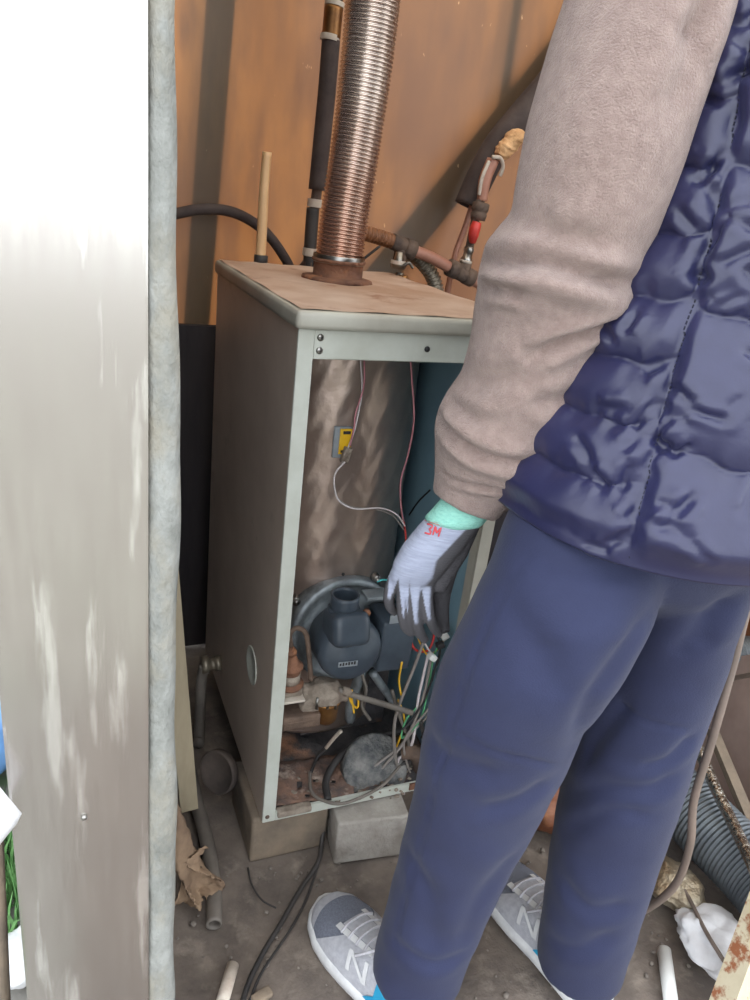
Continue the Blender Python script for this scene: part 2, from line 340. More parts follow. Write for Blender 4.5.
# metal door leaf at the left of the opening
d0 = empty('door_1', (-.27, -.30, 0), kind='structure')
mesh('door_sheet', bb(-.347, -.219, -.310, -.296, .0, 2.08, .003), M['galv'], d0, smooth=False)
V = []; F = []; NZ = 120
for i in range(NZ+1):
    z = 2.08*i/NZ; wv = .002*math.sin(z*5+1)+.0012*math.sin(z*17)+.0008*math.sin(z*41)+(.012 if z < .9 else .012*max(0, 1-(z-.9)/.3))
    xr = -.203+wv
    for x, y in ((-.219, -.306), (-.212, -.312), (xr-.006, -.311), (xr, -.304), (xr-.002, -.285), (-.219, -.285)): V.append((x, y+.002*math.sin(z*23), z))
for i in range(NZ):
    for k in range(6): F.append((i*6+k, i*6+(k+1) % 6, (i+1)*6+(k+1) % 6, (i+1)*6+k))
mesh('edge_strip', (V, F), M['galvedge'], d0)
c = pY(84, 817, -.3105); mesh('door_rivet', lathe(c, (0, -1, 0), [(0, .003), (.002, .0028), (.003, .001)], 10), M['steel'], d0)

# ------------------------------------------------------------------ boiler
W, D, Z0, Z1 = .35, .53, .10, .954
bo = empty('oil_boiler', (W/2, D/2, Z0), label='beige floor-standing boiler with its front cover removed showing burner and wires', cat='boiler')
def bp(name, vf, m, parent=bo, smooth=True, **k): return mesh(name, vf, m, parent, smooth, **k)
bp('side_panel', bb(0, .004, .004, D, Z0, Z1-.022), M['side'], smooth=False)
bp('side_panel', bb(W-.004, W, .004, D, Z0, Z1-.022), M['teal'], smooth=False)
bp('back_panel', bb(.004, W-.004, D-.004, D, Z0, Z1-.024), M['teal'], smooth=False)
bp('front_post', join(bb(0, .022, 0, .005, Z0, Z1-.024, .0015), bb(.0182, .022, .005, .025, Z0, Z1-.024)), M['frame'], smooth=False)
bp('front_post', join(bb(W-.022, W, 0, .005, Z0, Z1-.024, .0015), bb(W-.022, W-.0182, .005, .025, Z0, Z1-.024)), M['enamel'], smooth=False)
bp('top_rail', join(bb(.022, W-.022, .001, .006, Z1-.062, Z1-.024, .001), bb(.022, W-.022, .006, .03, Z1-.0635, Z1-.0595)), M['frame'], smooth=False)
br = bp('bottom_rail', join(bb(.022, W-.022, 0, .006, Z0, Z0+.018, .001)), M['frame'], smooth=False)
bp('rust_patch', box((.29, -.0006, Z0+.012), (.035, .004, .014), .001), M['rust'], br)
lid = bp('lid', bb(-.006, W+.006, -.008, D+.004, Z1-.024, Z1, .007), M['enamel'])
V = []; F = []
for j in range(31):
    for i in range(21): V.append((.001+i*(W-.002)/20, .0+j*(D-.003)/30, Z1+.0012+.0008*math.sin(i*1.3+j*.7)))
for j in range(30):
    for i in range(20): a = j*21+i; F.append((a, a+1, a+22, a+21))
bp('lid_rust_film', (V, F), M['lidtop'], lid)
for z in (Z1-.034, Z1-.051):
    sc = bp('screw', lathe((.030, .001, z), (0, -1, 0), [(0, .005), (.0018, .0047), (.003, .0028)], 14), M['steel'])
    bp('screw_slot', box((.030, -.0022, z), (.006, .001, .001)), M['wblack'], sc, smooth=False)
bp('rivet_hole', lathe((.186, .0005, Z1-.044), (0, -1, 0), [(0, .0042), (.0012, .004)], 14), M['wblack'])
bp('plate_edge', bb(.0225, .040, .0000, .0012, Z1-.0615, Z1-.025), M['frame'], smooth=False)
bp('screw', lathe((.008, 0, Z0+.012), (0, -1, 0), [(0, .004), (.0015, .0035)], 10), M['rustdark'])
# knock-out disc on the left side
c = pX(252, 665, 0); bp('knockout_disc', lathe((-.0002, c[1], c[2]), (-1, 0, 0), [(0, .034), (.0015, .034), (.0022, .031), (.001, .029), (.001, .0)], 30), M['frame'])
# tank
TC = (.150, .275); TR = .148
V = []; F = []; nz, nt_ = 150, 150
for i in range(nz+1):
    z = .16+i*(.90-.16)/nz
    for k in range(nt_):
        th = 2*PI*k/nt_; r = TR+.0004*math.sin(5*th+z*31+1.5*math.sin(z*17))+.0005*math.sin(23*th-z*57)+.0004*math.sin(z*140+3*math.sin(th*17))
        V.append((TC[0]+r*math.cos(th), TC[1]+r*math.sin(th), z))
for i in range(nz):
    for k in range(nt_): F.append((i*nt_+k, i*nt_+(k+1) % nt_, (i+1)*nt_+(k+1) % nt_, (i+1)*nt_+k))
F.append(tuple(range(nt_-1, -1, -1))); F.append(tuple(nz*nt_+k for k in range(nt_)))
tank = bp('tank', (V, F), M['tank'])
# crumpled flap of foil at the tank's left edge
P, _ = resample(spline([pY(312, 362, .16), pY(308, 400, .16), pY(309, 440, .16), pY(304, 480, .16)], 10), .004)
V = []; F = []; n = 9
for i, p in enumerate(P):
    for k in range(n): V.append(p+np.array([-.004+.003*k, .012*math.sin(k*.8+i*.35)*.5, 0])+rng.normal(size=3)*.0016)
for i in range(len(P)-1):
    for k in range(n-1): a = i*n+k; F.append((a, a+1, a+n+1, a+n))
bp('foil_flap', (V, F), M['foil'], tank)
# sensor pocket with yellow label on the tank
c = pY(342, 442, .128); R_ = Matrix.Rotation(-.05, 4, 'Z')
sp = bp('sensor_pocket', box(c, (.030, .006, .052), .002, R_), M['labelg'])
bp('yellow_label', box(c+np.array([.004, -.0038, .002]), (.020, .002, .042), .0006, R_), M['yellow'], sp, label='yellow sticker')
bp('label_bar', box(c+np.array([.005, -.0052, .017]), (.012, .001, .005)), M['wblack'], sp, smooth=False)
bp('label_bar', box(c+np.array([.002, -.0052, -.014]), (.010, .001, .004)), M['wblack'], sp, smooth=False)
bp('wire_connector', box(pY(346, 455, .119), (.013, .009, .026), .002, Matrix.Rotation(.25, 4, 'Y')), M['crust'], sp)
def wire(name, pts, r, m, Y, parent=bo, k=8):
    Q = [pY(x, y, (Y if np.ndim(Y) == 0 else Y[i])) for i, (x, y) in enumerate(pts)]
    return bp(name, stube(Q, r, 7, k), m, parent)
wire('wire', [(360, 352), (362, 390), (358, 415), (354, 432), (348, 448)], .0013, M['wwhite'], .112)
wire('wire', [(364, 352), (364, 385), (356, 412), (354, 428), (350, 446)], .0013, M['wpink'], .110)
wire('wire', [(345, 462), (335, 474), (335, 490), (340, 502), (356, 509), (380, 508), (396, 514), (405, 526)], .0013, M['wwhite'], .10)
wire('wire', [(343, 461), (334, 478), (337, 497), (352, 507), (375, 509), (393, 516), (404, 530)], .0012, M['wgrey'], .101)
wire('wire', [(410, 355), (412, 380), (414, 420), (408, 455), (401, 480), (401, 505), (404, 525), (406, 540)], .0015, M['wpink'], .11)
wire('wire', [(404, 522), (406, 540), (404, 560), (410, 590)], .0017, M['wred'], .108)
# seam on the teal inner wall
bp('inner_seam', stube([pX(430, 490, W-.006), pX(418, 502, W-.006), pX(409, 515, W-.006)], .0016, 6), M['wblack'])

# burner: thing's part with sub-parts
bc = pY(345, 630, .105)
hs = []
for h, r in [(-.045, .08), (-.045, .096), (.0, .098), (.003, .096), (.004, .087), (-.006, .082), (-.008, .065), (-.002, .05), (0, .0)]: hs.append((h, r))
fan = bp('burner_fan_housing', lathe(bc, (0, -1, .06), hs, 48), M['cast'])
fs = box(bc+np.array([.055, .02, -.04]), (.07, .04, .10), .008); bp('fan_outlet', fs, M['cast'], fan)
for x, y in ((296, 601), (377, 579)): bp('housing_lug', join(lathe(pY(x, y, .1), (0, -1, 0), [(-.01, .008), (.004, .007)], 12), lathe(pY(x, y, .097), (0, -1, 0), [(0, .0045), (.006, .004)], 6)), M['steel'], fan)
bp('housing_hole', lathe(pY(343, 574, .1), (0, -1, 0), [(0, .0028), (.002, .0026)], 10), M['wblack'], fan)
mc = pY(347, 645, .058)
bp('motor_cover', lathe(mc, (0, -1, .05), [(-.05, .040), (-.045, .054), (.012, .056), (.022, .053), (.028, .046), (.030, .0)], 44), M['teald'], fan)
sn = pY(345, 622, .05)
V, F = box(sn+np.array([0, -.005, -.004]), (.066, .072, .056), .018, Matrix.Rotation(-.28, 4, 'X'), 5); bp('intake_elbow', (V, F), M['teald'], fan)
tp = pY(344, 608, .056); bp('intake_pipe', pipe([tp+np.array([0, 0, z]) for z in (-.012, 0, .02, .026)], .0235, .003, 28), M['teald'], fan)
bp('intake_collar', lathe(tp+np.array([0, 0, .001]), (0, 0, 1), [(-.006, .027), (0, .027), (.002, .0242)], 28, False), M['teald'], fan)
bp('motor_badge', lathe(pY(349, 641, .027), (0, -1, .05), [(0, .012), (.0014, .0112), (.0016, .0)], 24), M['teald'], fan)
lb = bp('motor_label', box(pY(348, 664, .0262), (.034, .0016, .0095), .0004, Matrix.Rotation(.04, 4, 'Y')), M['labelg'], fan, label='small pale maker label')
for k, dx in enumerate((-.013, -.008, -.003, .002, .007, .012)):
    bp('label_print', box(pY(348, 664, .0252)+np.array([dx, 0, .0005]), (.003, .0006, .006 if k % 2 else .0045)), M['wblack'], lb, smooth=False)
cb = pY(389, 636, .075)
cx_ = bp('control_box', box(cb, (.062, .07, .098), .006, Matrix.Rotation(.03, 4, 'Y'), 3), M['teald'], fan)
bp('box_label', box(pY(397, 619, .038), (.026, .0012, .016), .0003), M['labelg'], fan)
bp('box_bracket', box(pY(378, 594, .08), (.05, .03, .006), .001), M['cast'], fan)
bp('grommet', lathe(pY(366, 612, .04), (0, -1, 0), [(0, .007), (.006, .006), (.007, .003)], 12), M['rust'], fan)
wire('wire', [(377, 582), (382, 580), (390, 580), (396, 583)], .0014, M['wteal'], .08)
# burner support plate legs
bp('support_leg', stube([pY(362, 668, .09), pY(352, 700, .1), pY(350, 720, .11)], .010, 6), M['cast'])
bp('support_leg', stube([pY(372, 672, .09), pY(392, 700, .1), pY(412, 728, .11)], .008, 6), M['cast'])
bp('burner_plate', box(pY(345, 700, .16), (.17, .006, .13), .001), M['ash'])
# fuel filter and pump on the left
ff = bp('fuel_filter', lathe(pY(290, 672, .05), (0, 0, 1), [(-.028, .006), (-.026, .022), (-.02, .024), (-.017, .017), (.008, .017), (.010, .021), (.014, .021), (.019, .014), (.028, .010), (.034, .007)], 24), M['rust'])
bp('filter_glass', lathe(pY(290, 672, .05), (0, 0, 1), [(-.016, .0178), (.0, .0178)], 24), M['crust'], ff)
bp('filter_nut', lathe(pY(290, 654, .05), (0, 0, 1), [(0, .011), (.008, .011), (.008, .006), (.014, .006)], 6), M['rust'], ff)
bp('filter_tube', stube([pY(291, 646, .05), pY(290, 634, .05), pY(297, 628, .05), pY(306, 634, .05), pY(309, 655, .05), pY(311, 680, .05)], .0042, 10), M['rustdark'])
bp('filter_base', box(pY(286, 687, .055), (.045, .04, .014), .003), M['crust'])
bp('filter_tray', box(pY(286, 694, .05), (.052, .05, .004), .001), M['white_tape'])
v, f = remesh(join(lathe(pY(325, 690, .045), (0, 0, 1), [(-.018, .02), (-.014, .030), (.004, .031), (.014, .020), (.017, .008)], 24), lathe(pY(325, 692, .045), (.9, -.3, -.1), [(-.04, .012), (.04, .011)], 14), lathe(pY(310, 700, .055), (0, -1, 0), [(-.01, .022), (.02, .020)], 20)), .003, 3)
v = v+normals(v, f)*(vnoise(v, 260, 3)*.0022+vnoise(v, 520, 4)*.001)[:, None]
pmp = bp('fuel_pump', (v, f), M['crust'], label='crusted pale fuel pump')
bp('pump_bowl', lathe(pY(326, 708, .045), (0, 0, 1), [(-.026, .006), (-.024, .016), (-.018, .020), (.012, .021), (.016, .024), (.02, .024)], 24), M['brass'], pmp)
for x in (317, 328, 336): bp('bowl_bolt', lathe(pY(x, 703, .022), (0, 0, 1), [(-.012, .0025), (.01, .0025)], 8), M['steel'], pmp)
bp('fuel_line', stube([pY(338, 690, .03), pY(352, 695, .028), pY(380, 703, .022), (pY(412, 713, .015))], .0052, 12), M['greyhose'])
bp('line_nut', lathe(pY(346, 692, .029), pY(380, 703, .022)-pY(346, 692, .029), [(-.008, .008), (.006, .008), (.009, .006)], 6), M['crust'])
bp('copper_tray', join(box(pY(296, 710, .06), (.066, .07, .026), .004), box(pY(297, 721, .03), (.076, .012, .004), .001)), M['rustdark'])
wire('wire', [(352, 690), (350, 700), (357, 708), (358, 700), (352, 697), (354, 713)], .0018, M['wyellow'], .03)
# base pan
V = []; F = []; nx, ny = 60, 60
for j in range(ny+1):
    for i in range(nx+1):
        x = .005+i*(W-.01)/nx; y = .007+j*.40/ny
        V.append((x, y, Z0+.008+.012*smoothn(y, .02, .3)+.0022*math.sin(x*63+y*40)+.002*math.sin(y*80-x*31)+random.uniform(-.0012, .0012)))
for j in range(ny):
    for i in range(nx): a = j*(nx+1)+i; F.append((a, a+1, a+nx+2, a+nx+1))
pan = bp('base_pan', (V, F), M['ash'])
bp('pan_plate', bb(.005, W-.005, .30, .305, Z0+.01, .34), M['ash'], smooth=False)
for x, y, a in ():
    bp('slot_hole', lathe(pZ(x, y, Z0+.0135), (0, 0, 1), [(0, .008), (.0012, .007)], 10), M['wblack'], pan)
bp('chamber_door', lathe(pZ(376, 768, Z0+.03), (0, -.75, .65), [(-.03, .06), (0, .062), (.004, .058), (.006, .0)], 36), M['ashgrey'])
V = []; F = []
for j in range(13):
    for i in range(31):
        c = pZ(276+2.6*i, 806-3.6*j-.14*2.6*i, Z0+.016); V.append(c+np.array([0, 0, .0015*math.sin(i*1.1+j)+.001*random.random()]))
for j in range(12):
    for i in range(30):
        if (i, j) in ((8, 4), (9, 4), (8, 5), (9, 5), (14, 5), (15, 5), (21, 4), (22, 4), (11, 1), (12, 1)): continue
        a = j*31+i; F.append((a, a+1, a+32, a+31))
o = bp('rusty_plate', (V, F), M['rustpan'], pan); o.modifiers.new('s', 'SOLIDIFY').thickness = .0012
# debris crust on the pan and along the rail
dv = []
for i in range(90):
    x = random.uniform(276, 412); y = 0
    c = pZ(x, random.uniform(770, 806)+(x-276)*-.06, Z0+.014); r = random.uniform(.001, .0042)
    dv.append(box(c, (r*2.2, r*1.7, r*1.1), r*.3, Matrix.Rotation(random.uniform(0, 3), 4, 'Z') @ Matrix.Rotation(random.uniform(-.4, .4), 4, 'X'), 1))
o = bp('rust_flakes', join(*dv), M['crust'], pan); o['kind'] = 'stuff'
v, f = box((.055, .002, Z0+.014), (.06, .016, .012), .003, None, 3); bp('rail_crust', (v, f), M['crust'], br)
def zw(name, pts, r, m, z=Z0+.02, k=8): return bp(name, stube([pZ(x, y, zz if zz else z) for x, y, zz in pts], r, 9, k), m)
zw('hose', [(328, 800, 0), (326, 780, .13), (337, 760, .14), (355, 745, .15), (385, 735, .16), (410, 728, .17)], .0065, M['rubber'])
zw('cable', [(311, 772, .125), (317, 758, .13), (326, 748, .15), (334, 738, .18), (340, 732, .2)], .003, M['rubber'])
zw('cable', [(326, 748, .157), (335, 737, .185), (341, 731, .205)], .0034, M['white_tape'])
zw('cable', [(310, 772, .125), (311, 790, .12), (322, 800, .12), (345, 803, .12), (380, 787, .125), (400, 766, .14)], .003, M['greyhose'])
# bundle of wires on the right of the opening
import itertools
bundle = [([(424, 640), (415, 665), (405, 690), (396, 715), (394, 740), (398, 770), (405, 790)], .0030, 'wgrey'),
          ([(432, 652), (425, 690), (415, 720), (402, 745), (385, 765), (372, 778)], .0026, 'wgrey'),
          ([(428, 655), (418, 700), (414, 735), (408, 752), (398, 760), (399, 778), (404, 794)], .0028, 'wwhite'),
          ([(410, 600), (412, 625), (411, 640), (416, 650), (428, 650), (434, 635), (430, 618)], .0022, 'wred'),
          ([(440, 640), (433, 660), (428, 690), (420, 720), (402, 738), (406, 720), (416, 708)], .0018, 'wgreen'),
          ([(416, 632), (421, 645), (428, 655), (437, 650), (444, 640)], .0017, 'wyellow'),
          ([(402, 662), (399, 680), (401, 695)], .0018, 'wyellow'),
          ([(421, 634), (424, 642), (432, 655)], .0016, 'wwhite'),
          ([(436, 630), (440, 650), (434, 672), (424, 700), (410, 722), (402, 730)], .0022, 'wblack'),
          ([(420, 720), (424, 740), (416, 757), (400, 765), (390, 772), (384, 782)], .0042, 'rubber')]
bundle += [([(446, 660), (440, 690), (428, 715), (414, 730), (398, 748), (380, 762), (362, 776)], .0024, 'wgrey'), ([(440, 690), (426, 712), (412, 728), (404, 742), (406, 760), (412, 778)], .0022, 'wgrey'), ([(398, 700), (404, 715), (402, 732), (396, 748)], .0018, 'wyellow'), ([(446, 676), (436, 700), (430, 722), (422, 738)], .0030, 'wblack'), ([(392, 690), (398, 712), (408, 740), (410, 766)], .0032, 'greyhose'), ([(362, 674), (366, 690), (362, 706), (370, 720)], .0030, 'greyhose')]
for pts, r, m in bundle: wire('wire', pts, r, M[m], .035+.012*random.random())
bp('wire_plug', box(pY(432, 657, .03), (.016, .012, .011), .002, Matrix.Rotation(.6, 4, 'Y')), M['whitep'])
bp('wire_plug', box(pY(443, 634, .035), (.014, .012, .022), .002, Matrix.Rotation(-.6, 4, 'Y')), M['whitep'])
bp('wire_plug', box(pY(440, 645, .03), (.014, .012, .010), .002, Matrix.Rotation(-.3, 4, 'Y')), M['wblack'])
bp('drain_elbow', stube([pY(402, 752, .05), pY(414, 752, .04), pY(420, 764, .04), pY(418, 780, .04)], .015, 16), M['rustdark'])
# blocks under the boiler
mesh('concrete_block', box((.20, .035, .047), (.13, .15, .095), .005, Matrix.Rotation(-.12, 4, 'Z')), M['block'], label='pale concrete block under the boiler front by the left trouser leg', cat='block')
mesh('support_slab', bb(-.014, .125, .012, .16, .0, .098, .006), M['slab'], label='tan slab under the left side of the boiler', cat='slab')
mesh('support_slab', bb(.20, .34, .42, .57, .0, .098, .006), M['slab'], label='slab under the back of the boiler', cat='slab')

# ------------------------------------------------------------------ flue and pipes on top
fb = pZ(337, 281, Z1)
fl = empty('flue_duct', fb, label='silver corrugated flexible flue duct rising from the boiler lid', cat='duct')
FP = [fb+np.array([0, 0, .02])]+[pY(x, y, fb[1]) for x, y in ((342, 235), (347, 200), (355, 150), (362, 100), (368, 50), (373, 0), (378, -60), (384, -160))]+[np.array([.30, fb[1]+.01, 2.08])]
mesh('corrugated_duct', corrugated(FP, [.0395, .039, .0415, .043, .044, .044], .0062, .0016, 36), M['flue'], fl)
mesh('flue_collar', lathe(fb, (0, 0, 1), [(0, .048), (.004, .048), (.005, .0425), (.03, .0425), (.032, .046), (.036, .046), (.038, .041)], 36), M['rust'], fl)
v, f = lathe(fb, (0, 0, 1), [(.0, .062), (.006, .060), (.009, .05), (.009, .04)], 40); mesh('base_flange', ([(x*1+0, y, z+.0015*math.sin(x*80)) for x, y, z in v], f), M['rust'], fl)
mesh('flue_clamp', lathe(fb+np.array([0, 0, .030]), (0, 0, 1), [(0, .0435), (.001, .0445), (.012, .0445), (.013, .0435)], 36, False), M['steel'], fl)
# dark lagged pipe left of the flue
lp = empty('lagged_pipe', pY(309, 268, .56), label='dark lagged vertical pipe with brass coupling left of the flue', cat='pipe')
L0 = [pY(x, y, .56) for x, y in ((309, 268), (311, 235), (317, 190), (322, 140), (327, 90), (331, 40), (334, 0), (340, -80))]+[np.array([.235, .57, 2.08])]
mesh('inner_pipe', tube(spline(L0), .010, 12), M['rustdark'], lp)
mesh('lagging', stube(L0[2:6], .0165, 16), M['foam'], lp)
mesh('lagging', stube(L0[0:2]+[pY(313, 208, .56)], .0125, 16), M['rubber'], lp)
mesh('coupling', stube([pY(331, 38, .56), pY(334, 6, .56)], .0170, 18), M['brass'], lp)
mesh('upper_pipe', tube(spline(L0[6:]), .0155, 14), M['foam'], lp)
for x, y, h in ((330, 38, 6), (334.5, 4, 5), (314.5, 203, 8), (309.5, 252, 8)): mesh('white_tape_band', stube([pY(x-.4, y+h/2, .56), pY(x+.4, y-h/2, .56)], .0178 if y < 100 else .0138, 16), M['white_tape'], lp)
mesh('pipe_nut', lathe(pY(309, 268, .56), (0, 0, 1), [(-.03, .016), (0, .016), (.003, .013), (.012, .013)], 6), M['rustdark'], lp)
mesh('branch_pipe', stube([pY(306, 262, .56), pY(302, 268, .57), pY(300, 280, .58)], .007, 10), M['rustdark'], lp)
# yellowed clear tube
ct = empty('sight_tube', pY(260, 272, .53), label='yellowed clear plastic tube standing in a black fitting at lid corner', cat='tube')
mesh('tube_wall', stube([pY(260, 262, .53), pY(262, 230, .53), pY(264, 190, .53), pY(267, 152, .53)], [.0095, .0095, .009, .0085], 14), M['clear'], ct)
mesh('black_fitting', lathe(pY(260, 275, .53), (0, 0, 1), [(-.006, .013), (0, .013), (.002, .0115), (.022, .0115), (.024, .013), (.036, .013), (.037, .010)], 20), M['rubber'], ct)
# arched hose behind
mesh('arched_hose', stube([pY(120, 235, .69), pY(150, 221, .69), pY(175, 214, .69), pY(205, 209, .69), pY(235, 213, .69), pY(262, 229, .69), pY(281, 252, .69), pY(293, 278, .69), pY(300, 330, .69)], .0105, 12), M['foam'], label='black hose arching along the orange sheet behind the boiler', cat='hose')
# lower water pipe run
wr = empty('water_pipe_run', pY(412, 250, .60), label='pinkish water pipe with tees and a brown corrugated end behind the boiler', cat='pipe')
mesh('brown_flex', corrugated([pY(350, 231, .60), pY(368, 234, .60), pY(388, 240, .60), pY(396, 243, .60)], .0145, .0075, .0016, 20), M['brownflex'], wr)
mesh('tee', join(stube([pY(392, 241, .6), pY(412, 250, .6)], .0165, 16), stube([pY(402, 245, .6), pY(399, 262, .6)], .014, 14), lathe(pY(409, 249, .6), pY(412, 250, .6)-pY(392, 241, .6), [(-.012, .02), (.012, .02)], 16)), M['rustdark'], wr)
mesh('pipe', stube([pY(412, 250, .6), pY(432, 258, .6), pY(452, 269, .6)], .0125, 16), M['pinkpipe'], wr)
mesh('tee', join(stube([pY(450, 268, .6), pY(472, 279, .6)], .0165, 16), lathe(pY(453, 269, .6), pY(472, 279, .6)-pY(450, 268, .6), [(-.012, .019), (.01, .019)], 16), lathe(pY(469, 277, .6), pY(472, 279, .6)-pY(450, 268, .6), [(-.012, .019), (.01, .019)], 16), stube([pY(463, 274, .6), pY(466, 262, .6)], .014, 14)), M['rustdark'], wr)
mesh('pipe', stube([pY(472, 279, .6), pY(490, 290, .6), pY(510, 302, .6)], .0125, 16), M['pinkpipe'], wr)
# air vent valve on the lid
av = empty('air_vent_valve', pY(398, 288, .49), label='small steel air vent valve with white band on the lid', cat='valve')
mesh('valve_body', lathe(pY(398, 287, .49), (0, 0, 1), [(-.014, .012), (.006, .012), (.008, .009), (.028, .009)], 16), M['steel'], av)
mesh('valve_cap', lathe(pY(398, 268, .49), (0, 0, 1), [(0, .014), (.012, .014), (.016, .010), (.03, .008)], 16), M['steel'], av)
mesh('white_band', lathe(pY(398, 264, .49), (0, 0, 1), [(0, .0148), (.007, .0148)], 18, False), M['white_tape'], av)
mesh('vent_lever', stube([pY(403, 266, .475), pY(409, 263, .47), pY(413, 268, .47)], .003, 8), M['steel'], av)
mesh('side_nut', lathe(pY(403, 279, .475), (.6, -.6, 0), [(-.008, .008), (.008, .008)], 6), M['brass'], av)
# grey flexible hose
mesh('flexible_hose', corrugated([pY(404, 248, .63), pY(418, 258, .63), pY(430, 272, .63), pY(436, 288, .63), pY(437, 310, .63), pY(437, 360, .63)], .0155, .0085, .0020, 20), M['greyflex'], label='grey ribbed flexible hose curving down behind the lid', cat='hose')
mesh('thin_pipe', stube([pY(474, 200, .66), pY(465, 228, .66), pY(455, 256, .66), pY(446, 300, .66), pY(440, 340, .66)], .0068, 12), M['pinkpipe'], label='thin pale pink pipe running down out of black foam lagging', cat='pipe')
mesh('wall_wire', stube([pY(340, 280, .68), pY(360, 262, .68), pY(380, 246, .68)], .003, 8), M['rubber'], label='thin dark cable on the orange sheet behind the flue', cat='cable')
# valve riser with red handle
vr = empty('valve_riser', pY(466, 262, .6), label='ball valve with red handle on a pinkish lagged riser', cat='valve')
mesh('valve_body', join(lathe(pY(466, 262, .6), pY(469, 250, .6)-pY(466, 262, .6), [(-.004, .013), (.008, .013), (.010, .010), (.026, .010)], 16), lathe(pY(469, 250, .6), (-.3, -1, 0), [(-.012, .010), (.014, .008)], 14)), M['steel'], vr)
mesh('white_ring', lathe(pY(465.5, 263, .6), pY(469, 250, .6)-pY(466, 262, .6), [(0, .0142), (.006, .0142)], 16), M['white_tape'], vr)
mesh('valve_stem', stube([pY(469, 250, .6), pY(474, 225, .6), pY(480, 200, .6)], .009, 12), M['rustdark'], vr)
mesh('red_handle', stube([pY(472.5, 243, .588), pY(474, 232, .586), pY(477, 222, .586)], [.007, .0115, .0125, .010], 14), M['red'], vr, label='red valve handle')
mesh('union_nut', join(lathe(pY(478, 218, .6), pY(482, 200, .6)-pY(478, 218, .6), [(-.004, .016), (.008, .018), (.010, .0165), (.014, .0165), (.016, .0185), (.030, .0185), (.032, .014)], 18)), M['rustdark'], vr)
mesh('lagged_section', stube([pY(482, 201, .6), pY(485, 180, .6), pY(493, 160, .6)], [.0115, .0135, .0135], 14), M['pinkpipe'], vr)
mesh('plaster_edge', stube([pY(479, 195, .594), pY(482, 178, .59), pY(489, 161, .592)], .004, 8), M['white_tape'], vr)
mesh('tie_strap', stube([pY(492, 157, .585), pY(500, 158, .583), pY(503, 166, .585), pY(500, 176, .59)], .0042, 8), M['white_tape'], vr)
v, f = remesh(join(lathe(pY(507, 147, .60), pY(515, 140, .6)-pY(500, 155, .6), [(-.028, .009), (-.018, .015), (-.004, .018), (.012, .020), (.03, .017), (.045, .010)], 20)), .003, 2)
v = v+normals(v, f)*(vnoise(v, 160, 8)*.006+vnoise(v, 420, 9)*.003)[:, None]; mesh('foam_filler', (v, f), M['cream'], vr)
# black foam lagging, split along its length
P = spline([pY(468, 206, .645), pY(480, 178, .645), pY(498, 145, .645), pY(525, 112, .645), pY(552, 80, .645), pY(590, 30, .645), pY(640, -40, .645)], 8)
mesh('foam_lagging', pipe(P, .031, .009, 20), M['foam'], label='black split foam pipe lagging slanting up behind the arm', cat='lagging')

# ------------------------------------------------------------------ left corner floor things
P0 = pZ(198, 808, .03)
def beam(p, q, wx, wy):
    p = np.array(p); q = np.array(q); t = (q-p)/np.linalg.norm(q-p); a = np.array([1, 0, 0])-t*t[0]; a /= np.linalg.norm(a); b = np.cross(t, a); V = []
    for c in (p, q):
        for s1, s2 in ((-1, -1), (1, -1), (1, 1), (-1, 1)): V.append(c+a*s1*wx/2+b*s2*wy/2)
    return V, [(0, 3, 2, 1), (4, 5, 6, 7), (0, 1, 5, 4), (1, 2, 6, 5), (2, 3, 7, 6), (3, 0, 4, 7)]
mesh('leaning_board', beam(pY(189, 808, .10), pY(160, 480, .10), .030, .014), M['beigeboard'], smooth=False, label='narrow beige board leaning upright behind the metal door', cat='board')
mesh('cut_hose', pipe(spline([pZ(214, 925, .014), pZ(214, 895, .016), pZ(210, 858, .016), pZ(203, 825, .018), pZ(196, 800, .02), pZ(190, 770, .03)], 8), .0125, .003, 18), M['greyhose'], label='short cut length of grey hose on the floor beside the door', cat='hose')
cc = pX(218, 772, -.045)
mesh('round_cap', lathe(cc, (-.80, -.55, .25), [(-.012, .036), (-.010, .040), (.004, .041), (.006, .038), (.002, .034), (.002, .0)], 32), M['dull'], label='round dull metal cap leaning against the boiler side', cat='cap')
sv = empty('drain_fitting', pX(209, 664, -.02), label='grey pipe fitting sticking out of the boiler side in shadow', cat='pipe fitting')
c = pX(211, 664, -.02)
mesh('fitting_body', lathe((0, c[1], c[2]), (-1, 0, 0), [(.0005, .016), (.012, .016), (.013, .013), (.024, .013), (.026, .019), (.04, .019)], 16), M['greyflex'], sv)
mesh('down_pipe', stube([(-.034, c[1], c[2]), (-.040, c[1]-.004, c[2]-.05), (-.045, c[1]-.03, c[2]-.16), (-.05, c[1]-.05, .02)], .011, 12), M['greyhose'], sv)
# paper sack scrap
V = []; F = []; nu, nv = 26, 34
for j in range(nv+1):
    for i in range(nu+1):
        u, t = i/nu, j/nv; c = pZ(170+42*u+5*math.sin(t*5), 918-14*u*(1-t), .012)
        z = .012+.21*t*(1-.6*u)*(1+.2*math.sin(u*7)); V.append(c+np.array([.012*math.sin(t*9+u*4), .03*t+.012*math.sin(u*9+t*5), z])+rng.normal(size=3)*.0012)
for j in range(nv):
    for i in range(nu): a = j*(nu+1)+i; F.append((a, a+1, a+nu+2, a+nu+1))
o = mesh('paper_sack_scrap', (V, F), M['paper'], label='crumpled brown paper scrap on the floor behind the metal door', cat='paper'); o.modifiers.new('s', 'SOLIDIFY').thickness = .0015
mesh('pipe_stub', pipe([pZ(222, 1003, .012), pZ(233, 965, .012)], .0095, .003, 18), M['white_tape'], label='short pale pipe stub lying at the bottom left of the floor', cat='pipe')
v, f = box(pZ(262, 996, .006), (.03, .016, .010), .003, .3); mesh('wood_chip', (v, f), M['slab'], label='small wood chip at the bottom edge of the floor', cat='wood')
